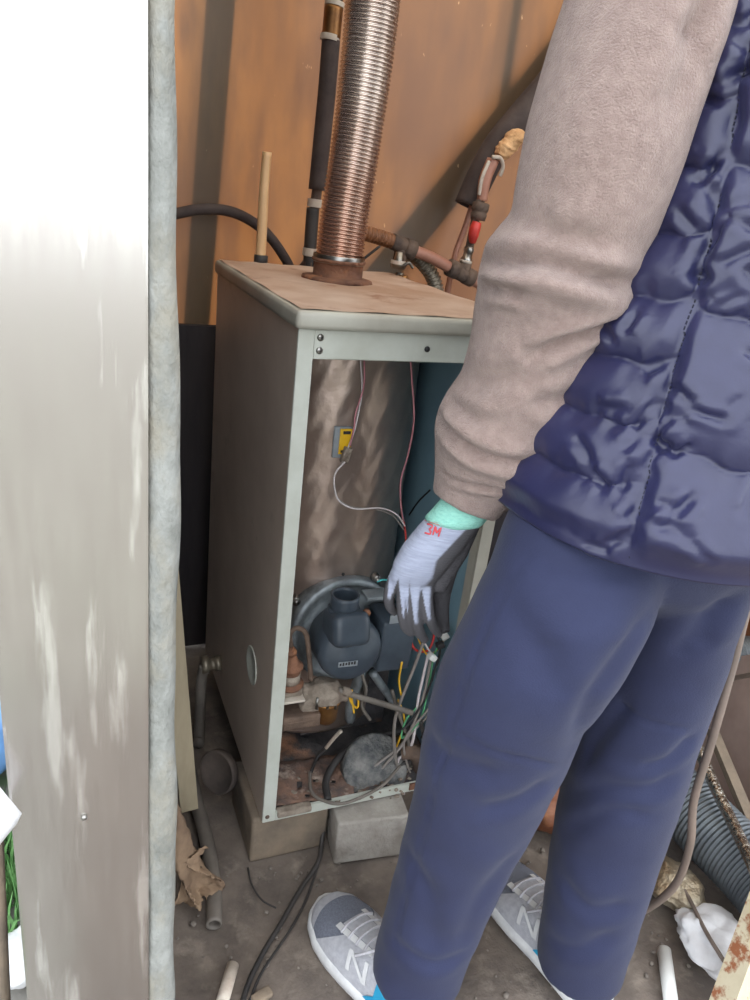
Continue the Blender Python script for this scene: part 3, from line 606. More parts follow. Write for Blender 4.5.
mesh('floor_cable', stube([pZ(325, 815, .06), pZ(322, 840, .02), pZ(318, 862, .008), pZ(300, 890, .006), pZ(280, 925, .006), pZ(262, 955, .006), pZ(246, 990, .006), pZ(240, 1020, .006)], .0042, 8), M['rubber'], label='thick black cable running across the floor from under the boiler', cat='cable')
mesh('floor_cable', stube([pZ(248, 868, .003), pZ(252, 885, .003), pZ(262, 900, .003), pZ(276, 908, .003)], .0016, 6), M['rubber'], label='short thin dark wire on the floor near the slab', cat='cable')
mesh('floor_cable', stube([pZ(318, 866, .004), pZ(306, 900, .004), pZ(290, 930, .004), pZ(262, 972, .004), pZ(250, 1000, .004)], .0022, 6), M['rubber'], label='thin black cable beside the thick one on the floor', cat='cable')
pv = []
for i in range(260):
    x, y = random.uniform(-.18, .62), random.uniform(-.42, .0)
    r = random.choice((.0012, .0016, .002, .0026, .004))*random.uniform(.8, 1.3); pv.append(box((x, y, r*.3), (r*2, r*1.6, r*1.3), r*.4, random.uniform(0, 3), 1))
mesh('floor_grit', join(*pv), M['pebble'], kind='stuff', label='grit and small stones scattered over the floor', cat='grit')

# ------------------------------------------------------------------ right hand junk
mesh('ribbed_duct', corrugated([pZ(640, 770, .09), pZ(680, 800, .085), pZ(715, 835, .08), pZ(760, 880, .075), pZ(800, 930, .07)], .062, .0085, .0018, 36), M['ductteal'], label='grey-blue ribbed flexible duct lying on the floor behind the right leg', cat='duct')
mesh('ribbed_duct', corrugated([pX(668, 672, .98), pX(705, 660, 1.0), pX(740, 655, 1.08), pX(800, 655, 1.28)], .040, .0085, .0018, 30), M['ductteal'], label='upper ribbed duct piece at the right edge of the photo', cat='duct')
mesh('plywood_sheet', beam(pX(735, 830, .93), pX(730, 660, 1.05), .02, .26), M['plymauve'], smooth=False, label='flat brown sheet leaning at the right behind the cables', cat='board')
fd = lambda x, y, off: pd(x, y, float((pZ(x, y, .10)-CAM)@_f)-off)
mesh('foil_strip', stube([fd(688, 722, .16), fd(700, 752, .13), fd(714, 785, .10), fd(730, 818, .085), fd(756, 872, .08)], .0105, 10), M['foil'], label='crinkled silver foil wrapped strip slanting down over the ribbed duct', cat='foil strip')
mesh('angle_bar', beam(pX(712, 730, .90), pX(762, 850, .86), .022, .012), M['slab'], smooth=False, label='tan flat bar beside the silver foil strip', cat='bar')
mesh('grey_cord', stube([pX(960, 300, 1.29), pX(900, 400, 1.2), pd(800, 500, 1.05), pd(768, 560, .96), pd(748, 606, .95), pd(733, 665, .97), pd(712, 740, 1.0), pd(694, 800, 1.04), pd(690, 845, 1.08), pd(675, 885, 1.14), pd(645, 910, 1.2), pd(625, 912, 1.24)], .0058, 10), M['cordm'], label='thick grey-brown cord looping down beside the right leg', cat='cord')
mesh('grey_cord', stube([pX(690, 700, .93), pX(712, 686, .93), pX(735, 678, .93), pX(770, 672, .93)], .0050, 10), M['cordm'], label='short grey cord crossing at the right edge above the foil strip', cat='cord')
mesh('thin_cable', stube([pZ(676, 874, .05), pZ(690, 900, .05), pZ(705, 930, .06), pZ(722, 958, .06), pZ(740, 985, .02)], .0034, 8), M['cordm'], label='thin grey cable lying over the white cloth', cat='cable')
def lump(c, s, seed, amp, voxel=.006):
    v, f = lathe((0, 0, 0), (0, 0, 1), [(math.cos(t)*-1, math.sin(t)+1e-4) for t in np.linspace(.02, PI-.02, 26)], 44)
    v = np.array(v); nn = v/np.linalg.norm(v, axis=1)[:, None]; v = v*(1+amp*vnoise(v, 4, seed)+amp*.7*vnoise(v, 9, seed+1)+amp*.4*vnoise(v, 20, seed+2))[:, None]
    v = v*np.array(s); v[:, 2] -= v[:, 2].min(); v = v+np.array([c[0], c[1], 0])+np.array([0, 0, c[2]]); return v, f
c = pZ(672, 895, 0); mesh('foil_bundle', lump((c[0]-.005, c[1]-.005, .0), (.045, .06, .028), 11, .22), M['foilbag'], label='dusty crumpled foil bundle on the floor beside the right leg', cat='foil')
c = pZ(708, 950, 0); mesh('white_cloth', lump((c[0], c[1], .0), (.055, .06, .028), 23, .30), M['cloth'], label='crumpled white cloth at the bottom right', cat='cloth')
c = pZ(545, 815, 0); mesh('rusty_bag', lump((c[0], c[1], .0), (.085, .075, .05), 31, .25), M['orangebag'], label='rusty brown plastic bag on the floor between the legs', cat='bag')
mesh('white_pipe_stub', pipe([pZ(664, 950, .012), pZ(672, 1010, .012)], .011, .003, 18), M['whitep'], label='white plastic pipe stub at the bottom right corner', cat='pipe')
b0 = pZ(722, 1045, .012); b1 = pX(955, 405, 1.27)
mesh('peeling_post', beam(b0, b1, .06, .04), M['rustpost'], smooth=False, label='cream painted bar with peeling rust at bottom right corner', cat='bar')

# ------------------------------------------------------------------ outside at the left of the door
V = []; F = []
for j in range(9):
    for i in range(9):
        u, t = i/8, j/8; c = pY(-40+62*u*(1-abs(2*t-.8)*.55), 775+95*t, -.335); V.append(c+np.array([0, .006*math.sin(u*5+t*3), 0]))
for j in range(8):
    for i in range(8): a = j*9+i; F.append((a, a+1, a+10, a+9))
o = mesh('white_sheet', (V, F), M['cloth'], label='white plastic sheet corner overlapping the left edge of the metal door', cat='plastic sheet'); o.modifiers.new('s', 'SOLIDIFY').thickness = .003
c = pZ(6, 742, 0); mesh('blue_tarp', lump((c[0]-.05, c[1], 0), (.11, .15, .05), 61, .12), M['bluetarp'], label='blue tarpaulin heap on the ground left of the metal door', cat='tarpaulin')
for k, (x, y) in enumerate(((24, 960),)):
    c = pZ(x, y, 0); mesh('white_stone', lump((c[0], c[1], -.012), (.04, .05, .02), 70+k, .15), M['shoewhite'], label='pale stone in front of the grass left of the metal door', cat='stone')
gv = []; gf = []
for i in range(900):
    x = random.uniform(-.60, -.352); y = random.uniform(-.02, .22)
    h = random.uniform(.03, .09); a = random.uniform(0, 6.28); dx, dy = .0035*math.cos(a), .0035*math.sin(a); lx, ly = random.uniform(-.03, .03), random.uniform(-.03, .03)
    n = len(gv); gv += [(x-dx, y-dy, -.012), (x+dx, y+dy, -.012), (x+dx*.6+lx*.4, y+dy*.6+ly*.4, h*.6), (x-dx*.6+lx*.4, y-dy*.6+ly*.4, h*.6), (x+lx, y+ly, h)]; gf += [(n, n+1, n+2, n+3), (n+3, n+2, n+4)]
mesh('grass_patch', (gv, gf), M['grass'], kind='stuff', label='grass growing outside left of the metal door', cat='grass')
mesh('garden_stake', tube([pY(6, 1010, -.2), pY(-2, 840, -.2)], .006, 8), M['slab'], label='thin wooden stake at the bottom left corner outside', cat='stake')

# ------------------------------------------------------------------ person
def ering(c, a, b, n=64, ex=2.0, dirx=None, z=None):
    """closed horizontal ring: a along dirx, b across"""
    dx = np.array(dirx if dirx is not None else (1, 0, 0), float); dy = np.array([-dx[1], dx[0], 0]); R = []
    for k in range(n):
        th = 2*PI*k/n; cx, sx = math.cos(th), math.sin(th)
        R.append(np.array(c)+dx*a*math.copysign(abs(cx)**(2/ex), cx)+dy*b*math.copysign(abs(sx)**(2/ex), sx))
    return R
HV = np.array([_r0[0], _r0[1], 0])       # horizontal direction across the view of the legs
TA = np.array([.366, -.335, .806]); TB = np.array([.450, -.275, 1.40])    # torso axis, leaning slightly forward
LSH, LEL, LWR = pd(668, -95, .62), pd(562, 262, .72), pd(472, 495, .87)
RSH = TB+np.array([.19, -.02, -.03]); REL = RSH+np.array([.07, .10, -.27]); RWR = REL+np.array([-.06, .20, -.06])
LHIP, LKN, LAN = pd(568, 545, .80), pd(500, 735, .925), pd(425, 950, 1.075)
RHIP, RKN, RAN = pd(690, 570, .88), pd(632, 740, 1.0), pd(577, 960, 1.155)
# body: one continuous surface inside the clothes
HC = TB+np.array([.0, .07, .20])
def limb(pts, rad): return tube(spline(pts, 8), rad, 16)
body = [loft([ering(TA+(TB-TA)*t, a_, b_, 32) for t, a_, b_ in ((-.06, .08, .06), (0.05, .10, .07), (.3, .12, .085), (.6, .155, .11), (.85, .17, .105), (1.0, .13, .085), (1.05, .06, .06))]),
        limb([TB+np.array([0, .0, -.02]), TB+np.array([0, .02, .06]), HC-np.array([0, .0, .07])], [.06, .055, .055]),
        lathe(HC, (0, .25, 1), [(-.115, .02), (-.105, .045), (-.07, .062), (-.02, .074), (.04, .078), (.08, .066), (.105, .04), (.115, .01)], 28),
        lathe(HC+np.array([0, .078, -.025]), (0, .5, -1), [(-.02, .006), (.01, .013), (.02, .008)], 12),
        lathe(HC+np.array([.078, -.005, -.02]), (1, 0, 0), [(-.012, .02), (.008, .024), (.012, .018)], 14), lathe(HC+np.array([-.078, -.005, -.02]), (-1, 0, 0), [(-.012, .02), (.008, .024), (.012, .018)], 14),
        lathe(HC+np.array([0, .070, -.062]), (0, 1, -.2), [(-.01, .02), (.008, .017), (.012, .008)], 14),
        limb([TB+np.array([-.12, 0, -.03]), LSH, LEL, LEL+(LWR-LEL)*.9], [.05, .052, .042, .026]), limb([TB+np.array([.12, 0, -.03]), RSH, REL, RWR, RWR+(RWR-REL)*.3], [.05, .052, .042, .030, .034]),
        limb([LHIP+np.array([.06, -.02, .03]), LHIP+np.array([.02, 0, -.06]), LKN, LAN, LAN+np.array([0, 0, -.03])], [.03, .05, .05, .036, .034]), limb([RHIP+np.array([0, 0, .08]), RHIP, RKN, RAN, RAN+np.array([0, 0, -.03])], [.05, .06, .05, .036, .034])]
person = mesh('person', remesh(join(*body), .008, 4), M['skin'], label='person in navy quilted vest reaching a gloved left hand toward the open boiler', cat='person')
hv, hf = lathe(HC+np.array([0, -.012, .018]), (0, -.15, 1), [(-.06, .074), (-.02, .082), (.04, .085), (.085, .072), (.11, .044), (.119, .01)], 28)
mesh('hair', (hv, hf), M['hair'], person)
for s in (-1, 1):
    mesh('eye', lathe(HC+np.array([s*.032, .068, .0]), (0, 1, 0), [(0, .011), (.005, .009), (.007, .002)], 14), M['whitep'], person); mesh('pupil', lathe(HC+np.array([s*.032, .0752, .0]), (0, 1, 0), [(0, .005), (.0012, .004)], 10), M['hair'], person)
mesh('mouth', stube([HC+np.array([-.022, .072, -.068]), HC+np.array([0, .080, -.070]), HC+np.array([.022, .072, -.068])], .004, 8), M['printred'], person)

# trousers
def lring(px, py, d, hw, dep=1.0): c = pd(px, py, d); r = hw*d/FPX*.93; return ering(c, r, r*dep, 48, 2.1, HV)
legL = [(590, 500, .815, 78, 1.0), (582, 540, .805, 86, 1.0), (568, 590, .81, 90, 1.05), (538, 650, .845, 89, 1.05), (509, 700, .89, 81, 1.03), (495, 745, .93, 77, 1.0), (479, 790, .965, 69, 1.0), (459, 845, 1.005, 60, 1.0), (438, 905, 1.045, 53, 1.0), (421, 952, 1.075, 49, 1.0), (416, 974, 1.085, 48, 1.0)]
legR = [(706, 520, .83, 70, 1.0), (690, 575, .875, 62, 1.1), (667, 650, .935, 60, 1.1), (640, 720, .995, 61, 1.1), (625, 770, 1.03, 62, 1.05), (609, 830, 1.07, 58, 1.0), (595, 890, 1.11, 52, 1.0), (585, 940, 1.14, 47, 1.0), (579, 966, 1.16, 45, 1.0)]
pel = [ering(TA+np.array([.0, .016, z]), a_, b_, 48, 2.2) for z, a_, b_ in ((-.15, .03, .03), (-.11, .08, .075), (-.07, .125, .11), (-.02, .155, .135), (.03, .160, .140), (.12, .150, .130))]
seat = lathe(pd(620, 575, .81), (0, 0, 1), [(-.05, .02), (-.03, .045), (0, .055), (.05, .055)], 20)
v, f = remesh(join(loft([lring(*q) for q in legL]), loft([lring(*q) for q in legR]), loft(pel)), .0062, 12)
v = v+normals(v, f)*(vnoise(v, 22, 5)*.0035+vnoise(v*np.array([1, 1, 1.7]), 45, 6)*.0016)[:, None]
v = crease(v, f, [(a_, b_*(1.35 if b_ > .004 else 1), c_*1.1, d_*.32) for a_, b_, c_, d_ in [
    ([(453, 731), (497, 752), (547, 764), (566, 766)], .0035, .0032, .0014), ([(613, 703), (654, 724), (694, 731)], .0035, .0032, .0014),
    ([(537, 541), (515, 575), (497, 607), (466, 683), (441, 764), (425, 830), (400, 920), (388, 975)], .0030, .0026, .0012),
    ([(497, 540), (540, 560), (600, 572), (640, 575)], .008, .003, .002),
    ([(575, 745), (590, 700), (625, 650), (655, 610)], .010, .006, .004),
    ([(630, 700), (600, 735), (585, 760)], .009, .006, .004), ([(560, 800), (600, 790), (650, 790), (680, 770)], .010, .006, .005), ([(565, 830), (610, 812), (650, 815)], .009, .005, .004), ([(695, 735), (670, 760), (640, 770)], .008, .006, .004), ([(700, 650), (715, 620), (730, 596)], .010, .007, .004), ([(676, 660), (695, 630), (712, 610)], .009, .005, .003),
    ([(550, 780), (520, 800), (480, 812)], .010, .005, .004), ([(545, 640), (555, 680), (560, 700)], .012, .004, .003), ([(420, 730), (450, 760), (500, 775)], .012, .005, .004), ([(500, 600), (530, 640), (540, 690)], .014, .004, .003),
    ([(405, 850), (430, 900), (432, 960)], .012, .005, .004), ([(520, 850), (480, 900), (460, 950)], .012, .005, .003), ([(560, 880), (590, 910), (630, 905)], .011, .005, .004), ([(545, 940), (580, 950), (615, 930)], .010, .004, .004), ([(390, 940), (430, 965), (465, 955)], .008, .004, .004)]])
mesh('trousers', (v, f), M['trouser'], person, label='navy work trousers')

# fleece jacket: left sleeve shaped to the photo, right sleeve, body
S = [(690, -170, .60, 70), (668, -95, .62, 82), (649, 0, .635, 84), (627, 70, .65, 84), (605, 140, .668, 82), (588, 200, .690, 75), (577, 235, .706, 69), (560, 270, .724, 77), (545, 305, .75, 70), (534, 350, .776, 65), (521, 393, .805, 64), (504, 425, .830, 68), (492, 450, .850, 64), (478, 478, .866, 48), (470, 494, .872, 39), (465, 505, .876, 36)]
SP = [TB+np.array([-.10, -.005, -.055]), TB+np.array([-.19, -.012, -.040])]+[pd(x, y, d) for x, y, d, h in S[1:]]; SR = [.075, .082]+[h*d/FPX for x, y, d, h in S[1:]]
sl = tube(spline(SP, 5), np.interp(np.linspace(0, len(SP)-1, (len(SP)-1)*5+1), np.arange(len(SP)), SR), 48)
sr = tube(spline([TB+np.array([.13, -.01, -.04]), RSH, REL, RWR], 8), [.085, .085, .068, .042], 32)
jb = loft([ering(TA+(TB-TA)*t, a_, b_, 40) for t, a_, b_ in ((.1, .165, .12), (.5, .17, .12), (.85, .175, .11), (1.0, .14, .09), (1.08, .075, .075), (1.16, .068, .07))])
v, f = remesh(join(sl, sr, jb), .0058, 4)
v = v+normals(v, f)*(vnoise(v, 26, 15)*.003+vnoise(v, 60, 16)*.0012)[:, None]
v = crease(v, f, [
    ([(478, 262), (505, 262), (540, 262), (575, 272), (612, 282), (632, 284)], .0075, .013, .009), ([(484, 287), (505, 288), (525, 294)], .0055, .009, .006), ([(530, 357), (553, 346), (578, 336), (606, 325), (622, 316)], .007, .008, .007),
    ([(440, 420), (455, 436), (475, 452), (505, 462), (530, 462)], .0065, .009, .007), ([(440, 470), (460, 482), (490, 488), (508, 492)], .004, .005, .003), ([(450, 402), (475, 418), (495, 420)], .007, .005, .005),
    ([(540, 235), (565, 245), (600, 240)], .012, .005, .005), ([(470, 385), (500, 380), (530, 372)], .012, .004, .004), ([(690, 40), (705, 10), (712, -20)], .010, .010, .004), ([(670, 110), (690, 60), (697, 10)], .012, .005, .003), ([(590, 380), (560, 400), (530, 402)], .009, .004, .004)])
mesh('fleece_jacket', (v, f), M['fleece'], person, label='taupe fleece jacket')

# quilted vest
NT, NZ = 420, 300
prof = [(0, .206, .200), (.06, .212, .204), (.25, .202, .176), (.5, .192, .150), (.75, .195, .142), (.9, .185, .125), (1.0, .140, .100), (1.07, .085, .085), (1.17, .080, .082)]
ts = np.array([q[0] for q in prof])
SEAM = PI+.55
V = np.zeros((NZ+1, NT, 3)); H = np.zeros((NZ+1, NT))
for i in range(NZ+1):
    t = 1.17*i/NZ; c = TA+(TB-TA)*t+np.array([-.006, .026, 0])*max(0, 1-t/.5); a_ = np.interp(t, ts, [q[1] for q in prof]); b_ = np.interp(t, ts, [q[2] for q in prof])
    R = np.array(ering(c, a_, b_, NT, 2.35)); V[i] = R
zr = V[:, :, 2]; th = np.broadcast_to(2*PI*np.arange(NT)/NT, (NZ+1, NT))
seam_t = SEAM+.15-.26*np.broadcast_to((np.arange(NZ+1)/NZ)[:, None], th.shape)
back = (th >= seam_t) & (th <= 3*PI-seam_t)
def puff(z, z0, per, amp, pw):
    u = (z-z0)/per; u = u-np.floor(u); return amp*np.sin(PI*u)**pw, np.minimum(u, 1-u)*per
wav = .003*np.sin(th*9+1)+.002*np.sin(th*23)
ps, ds = puff(zr+wav-.02*(th-PI), .812, .0555, .0115, .70); pb, db = puff(zr+wav+.012*(th-SEAM), .80, .118, .0175, .62)
hp = np.where(back, pb, ps); dz = np.where(back, db, ds)
dseam = np.minimum(np.abs(th-seam_t), np.abs(th-(3*PI-seam_t)))*.175; dzip = np.abs(th-PI/2)*.15
dv_ = np.minimum(dseam, dzip)
hp = hp*(.15+.85*smoothn(dv_, -.002, .016))
pk = np.exp(-(dz/.014)**2)*smoothn(dz, 0, .004); pv2 = np.exp(-(dv_/.022)**2)*smoothn(dv_, 0, .004)
uv = np.stack([th*.19*3.2, zr*.9, zr*0], 2).reshape(-1, 3); uw = np.stack([th*.19*.8, zr*3.2, zr*0], 2).reshape(-1, 3)
hp += .0030*pk*vnoise(uv, 70, 41).reshape(zr.shape)+.0040*pv2*vnoise(uw, 70, 42).reshape(zr.shape)
Vf = V.reshape(-1, 3); hp += (vnoise(Vf, 34, 33)*.0035+vnoise(Vf+.3, 80, 34)*.0012).reshape(NZ+1, NT)
edge = smoothn(zr-zr[0:1], 0, .035); hp = hp*edge+.004*(1-edge)
ctr = np.array([TA+(TB-TA)*1.17*i/NZ for i in range(NZ+1)])[:, None, :]
out = V-ctr; out[:, :, 2] = 0; out /= np.linalg.norm(out, axis=2)[:, :, None]
V = V+out*hp[:, :, None]
vv, vf_ = loft([list(R) for R in V], False)
n0 = len(vv); inner = ctr[0, 0]+(V[0]-ctr[0, 0])*.9+np.array([0, 0, .006]); vv = list(vv)+list(inner)
for k in range(NT): vf_.append(((k+1) % NT, k, n0+k, n0+(k+1) % NT))
_r2 = random.Random(5); wk = []
for k in range(70):
    x0 = _r2.uniform(560, 750); y0 = _r2.uniform(20, 560); a0 = _r2.choice((-.75, -.5, .35, .9, -1.2))+_r2.uniform(-.3, .3); l = _r2.uniform(18, 46)
    wk.append(([(x0, y0), (x0+l*.5*math.cos(a0)+_r2.uniform(-3, 3), y0+l*.5*math.sin(a0)), (x0+l*math.cos(a0), y0+l*math.sin(a0))], _r2.uniform(.0035, .0065), _r2.uniform(.002, .0042), _r2.uniform(.0012, .0028)))
vv = list(crease(vv, vf_, wk))
vest = mesh('quilted_vest', (vv, vf_), M['vest'], person, label='navy quilted vest with stitched baffles')
# stitched side seam
st = []
for i in range(4, NZ-70, 2):
    ks = int(round(seam_t[i, 0]/(2*PI)*NT)); st.append(V[i, ks]+out[i, ks]*.0004)
stv = [tube([st[j], st[j]*.4+st[j+1]*.6], .0007, 5) for j in range(0, len(st)-1, 1)]
o = mesh('seam_stitching', join(*stv), M['thread'], vest); o['kind'] = 'stuff'

# glove
def gp(x, y, d): return pd(x, y, d)
palm = loft([ering(gp(x, y, d), a_, b_, 24, 2.2, HV) for x, y, d, a_, b_ in ((472, 500, .874, .029, .023), (462, 512, .878, .030, .024), (446, 530, .886, .033, .025), (431, 549, .894, .034, .025), (420, 565, .900, .032, .022), (413, 578, .905, .028, .016), (411, 588, .908, .024, .008))])
fing = []
for pts, rr in (([(410, 552, .905), (396, 574, .909), (389, 594, .917), (390, 606, .928), (395, 613, .938)], [.0095, .0078, .0072, .0066, .005]),
                ([(407, 570, .903), (403, 594, .906), (403, 614, .914), (406, 627, .928), (412, 634, .938)], [.0100, .0080, .0075, .0070, .005]),
                ([(417, 576, .902), (415.5, 600, .905), (416.5, 620, .914), (420, 633, .928), (426, 641, .938)], [.0100, .0080, .0075, .0070, .005]),
                ([(427, 572, .904), (427, 599, .907), (429.5, 616, .914), (434, 628, .928), (440, 635, .938)], [.0095, .0078, .0070, .0065, .005]),
                ([(450, 545, .915), (444, 570, .932), (441, 595, .945), (441, 615, .955), (444, 632, .960)], [.020, .017, .0125, .0105, .008]),
                ([(466, 520, .893), (452, 548, .908), (441, 572, .916), (437, 590, .920)], [.019, .021, .018, .011])):
    fing.append(tube(spline([gp(*q) for q in pts], 6), rr, 14))
v, f = remesh(join(palm, *fing), .0021, 4)
nn = normals(v, f)
glove = mesh('work_glove', (v, f), None, person, label='grey knit glove with dark coated palm and mint cuff')
# two-colour dip: knit back, dark coated palm and fingertips
bdir = -ray(400, 560); bdir /= np.linalg.norm(bdir); bdir = bdir+HV*-.55; bdir /= np.linalg.norm(bdir)
dot = nn@bdir; rel = v-CAM; dep = rel@_f; pxx = 375+FPX*(rel@_r)/dep; pyy = 500-FPX*(rel@_u)/dep
tipl = np.interp(pxx, [388, 395, 405, 416, 430, 440], [598, 604, 620, 624, 620, 608])
coat = np.clip((.34+.26*smoothn(pyy, 570, 615)-dot)*6+.5, 0, 1); coat = np.maximum(coat, smoothn(pyy, tipl-3, tipl+2)); coat = np.maximum(coat, smoothn(dep, .925, .932)); bnd = np.interp(pyy, [515, 525, 561, 584, 616, 640], [480, 470, 436, 431, 431, 431]); coat = np.maximum(coat, smoothn(pxx, bnd-1, bnd+1.5))
fl_ = [((398, 560), (389, 598)), ((404, 568), (405, 620)), ((415, 574), (416.5, 624)), ((425.5, 574), (429.5, 619))]; dm = np.full(len(v), 9.0)
for (x0, y0), (x1, y1) in fl_:
    t = np.clip((pyy-y0)/(y1-y0), 0, 1); dm = np.minimum(dm, np.abs(pxx-(x0+(x1-x0)*t))/np.maximum(.4, 6.2-4.4*t**1.3))
coat = np.maximum(coat, smoothn(dm, .9, 1.1)*smoothn(pyy, 572, 582))
coat *= smoothn(pyy, 515, 528)
me = glove.data; ca = me.color_attributes.new('coat', 'FLOAT_COLOR', 'POINT'); arr = np.ones((len(v), 4), np.float32); arr[:, 0] = arr[:, 1] = arr[:, 2] = coat; ca.data.foreach_set('color', arr.ravel())
gm = mat('glove_knit', (176, 182, 202), (158, 164, 186), 120, .9, bump=1, bscale=260, stretch=(.3, .3, 3)); nt = gm.node_tree; b = nt.nodes['Principled BSDF']; src = b.inputs['Base Color'].links[0].from_socket
at_ = nt.nodes.new('ShaderNodeAttribute'); at_.attribute_name = 'coat'; x = nt.nodes.new('ShaderNodeMix'); x.data_type = 'RGBA'; nt.links.new(at_.outputs['Fac'], x.inputs[0]); nt.links.new(src, x.inputs[6]); x.inputs[7].default_value = lin((84, 82, 86)); nt.links.new(x.outputs[2], b.inputs['Base Color'])
me.materials.append(gm)
cuff = loft([ering(gp(x, y, d), a_, b_, 48, 2, HV) for x, y, d, a_, b_ in ((472, 497, .873, .0315, .027), (468, 503, .875, .032, .027), (463, 510, .878, .0325, .027), (457, 517, .881, .0335, .0275), (453, 521, .884, .0335, .026))])
cv = np.array(cuff[0]); cv = cv+((cv-gp(470, 503, .87))*np.array([1, 1, 0]))*(.012*np.sin(cv[:, 2]*900))[:, None]
mesh('glove_cuff', (cv, cuff[1]), M['mint'], glove, label='mint green knit cuff')
# red print on the back of the hand: 3M
bv = BVHTree.FromPolygons([Vector(p) for p in v], f)
def onskin(x, y, off=.0006):
    h = bv.ray_cast(Vector(CAM), Vector(ray(x, y)).normalized()); return np.array(h[0])+np.array(h[1])*off if h[0] is not None else None
def pr(pts, r=.0011):
    Q = [onskin(x, y) for x, y in resample(np.array(pts, float), 1.0)[0]]; Q = [q for q in Q if q is not None]
    return tube(Q, r, 6) if len(Q) > 2 else None
org = np.array([426.5, 528.5]); ux = np.array([.97, .26])*1.15; uy = np.array([-.30, .95])*1.15
def L2(a, b): return tuple(org+ux*a+uy*b)
g3 = [pr([L2(0, -4), L2(4, -4), L2(4.6, -2), L2(2.5, 0), L2(4.6, 1.5), L2(4.6, 4), L2(0, 4)]), pr([L2(7, 4), L2(7, -4), L2(9.5, 1.5), L2(12, -4), L2(12, 4)])]
g3 = [q for q in g3 if q]
if g3: mesh('glove_print', join(*g3), M['printred'], glove, label='red lettering 3M')
dash = [q for q in (pr([L2(-3, -8), L2(14, -7)], .0005), pr([L2(-3, -6.3), L2(10, -5.6)], .0004)) if q]
if dash: mesh('glove_small_print', join(*dash), M['printred'], glove)

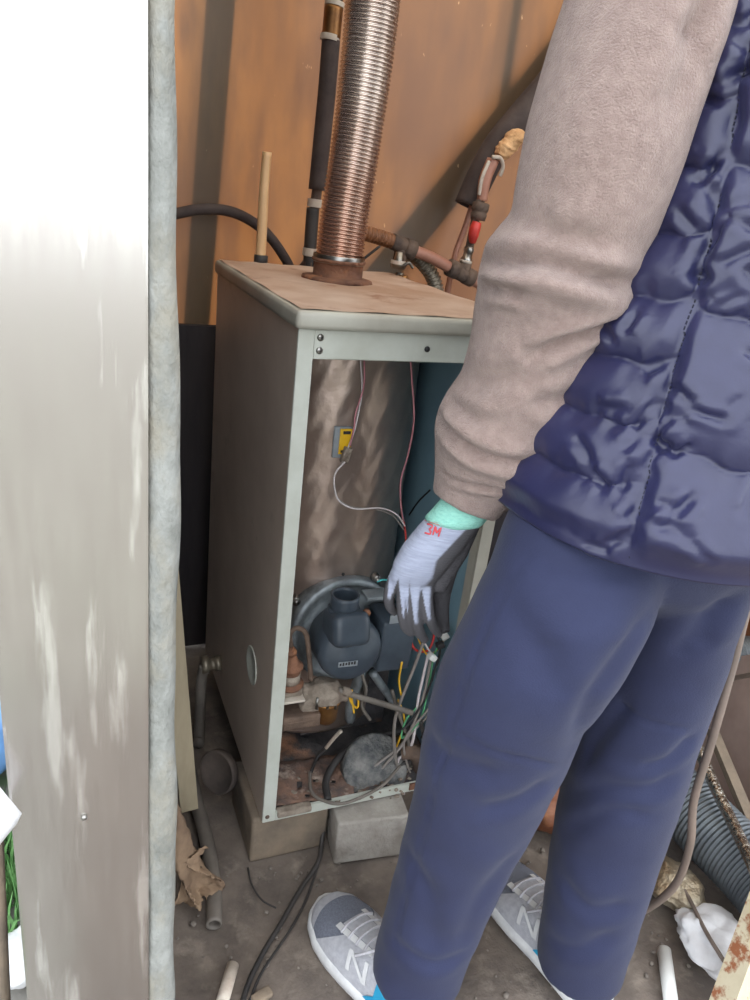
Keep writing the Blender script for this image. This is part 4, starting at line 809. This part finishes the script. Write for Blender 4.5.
# shoes
def shoe(name, toe, heel, lab):
    toe = np.array([*toe, 0.]); heel = np.array([*heel, 0.]); fx = toe-heel; Ls = np.linalg.norm(fx); fx /= Ls; fy = np.array([-fx[1], fx[0], 0])
    us = np.array([0, .03, .1, .25, .4, .55, .68, .8, .9, .96, 1.0]); ws = np.array([.004, .024, .035, .038, .042, .050, .054, .052, .042, .027, .004])
    hs_ = np.array([.05, .078, .088, .086, .082, .072, .060, .050, .043, .036, .020])
    def Wd(u): return np.interp(u, us, ws)
    def Hh(u): return np.interp(u, us, hs_)
    def Sf(u, ph, off=0):
        wd, hh = Wd(u)+off, Hh(u)-.020+off; cs, sn = math.cos(ph), max(0, math.sin(ph))
        return heel+fx*Ls*u+fy*wd*math.copysign(abs(cs)**.8, cs)*(1-.18*sn)+np.array([0, 0, .020+hh*sn**.75])
    def patch(u0, u1, p0, p1, off, nu=10, np_=10):
        # u0,u1 functions of s giving a slanted strip
        V = []; F = []
        for i in range(nu+1):
            for j in range(np_+1):
                s = j/np_; u = u0(s)+(u1(s)-u0(s))*i/nu; V.append(Sf(u, p0+(p1-p0)*s, off))
        for i in range(nu):
            for j in range(np_): a = i*(np_+1)+j; F.append((a, a+1, a+np_+2, a+np_+1))
        return V, F
    nu, npn = 60, 28; V = []; F = []
    for i in range(nu+1):
        u = .002+.996*i/nu
        for j in range(npn+1): V.append(Sf(u, PI*j/npn))
    for i in range(nu):
        for j in range(npn): a = i*(npn+1)+j; F.append((a, a+1, a+npn+2, a+npn+1))
    sh = mesh('shoe', (V, F), M['shoemesh'], person, label=lab)
    rings = []
    for z, o_ in ((.0, .000), (.004, .004), (.014, .005), (.022, .003), (.024, .0)):
        R = []
        for k in range(44): u = .5-.5*math.cos(PI*k/43); R.append(heel+fx*(Ls*u+(o_ if u > .5 else -o_)*abs(2*u-1)**4)+fy*(Wd(u)+o_)+np.array([0, 0, z+.010*max(0, u-.8)*2*(z < .01)]))
        for k in range(44): u = .5+.5*math.cos(PI*k/43); R.append(heel+fx*(Ls*u+(o_ if u > .5 else -o_)*abs(2*u-1)**4)-fy*(Wd(u)+o_)+np.array([0, 0, z+.010*max(0, u-.8)*2*(z < .01)]))
        rings.append(R)
    mesh('sole', loft(rings), M['shoewhite'], sh)
    mesh('toe_overlay', patch(lambda s: .84+.06*math.sin(PI*s), lambda s: .998, 0, PI, .0012, 10, 24), M['shoegrey'], sh)
    mesh('side_overlay', patch(lambda s: .30, lambda s: .80-.14*s, .02, 1.0, .0012), M['shoegrey'], sh); mesh('side_overlay', patch(lambda s: .30, lambda s: .80-.14*s, PI-.02, PI-1.0, .0012), M['shoegrey'], sh)
    mesh('eyestay', patch(lambda s: .38, lambda s: .74, 1.0, 1.22, .0022), M['shoewhite'], sh); mesh('eyestay', patch(lambda s: .38, lambda s: .74, PI-1.0, PI-1.22, .0022), M['shoewhite'], sh)
    mesh('tongue', patch(lambda s: .34, lambda s: .72, 1.24, PI-1.24, .0020), M['shoegrey'], sh)
    for a0, a1 in ((.02, .95), (PI-.02, PI-.95)):
        mesh('blue_stripe', patch(lambda s: .26-.02*s, lambda s: .335+.02*s, a0, a1, .0022), M['shoeblue'], sh, label='bright blue side stripe')
        mesh('blue_heel_band', patch(lambda s: .03, lambda s: .40-.1*s, a0, .34 if a0 < 1 else PI-.34, .0026), M['shoeblue'], sh)
        mesh('heel_overlay', patch(lambda s: .03, lambda s: .22, a0, a1, .0018), M['shoewhite'], sh)
        b0, b1, dg_ = (.25, .80, 1) if a0 < 1 else (PI-.25, PI-.80, 0)
        for g0, g1 in ((lambda s: .40+.035*s, lambda s: .425+.035*s), (lambda s: .515+.035*s, lambda s: .540+.035*s)): mesh('letter_n', patch(g0, g1, b0, b1, .0032, 3, 8), M['shoewhite'], sh)
        mesh('letter_n', patch(lambda s: .402+.148*(s if dg_ else 1-s), lambda s: .430+.148*(s if dg_ else 1-s), b0, b1, .0034, 3, 8), M['shoewhite'], sh)
    for u in (.44, .50, .56, .62, .68):
        mesh('lace', tube([Sf(u+.02*math.sin(3*s), .98+(PI-1.96)*s, .0035) for s in np.linspace(0, 1, 12)], .0021, 8), M['lace'], sh)
    mesh('lace_bow', join(stube([Sf(.42, PI/2, .006), Sf(.44, 1.2, .014), Sf(.50, .8, .012), Sf(.52, .75, .006)], .0024, 8), stube([Sf(.42, PI/2, .006), Sf(.45, 1.9, .014), Sf(.50, 2.3, .012), Sf(.55, 2.4, .006)], .0024, 8)), M['lace'], sh)
    return sh
shoe('shoe', (.081, -.104), (.155, -.378), 'left grey sneaker with blue stripe')
shoe('shoe', (.396, -.118), (.424, -.402), 'right grey sneaker with blue stripe')
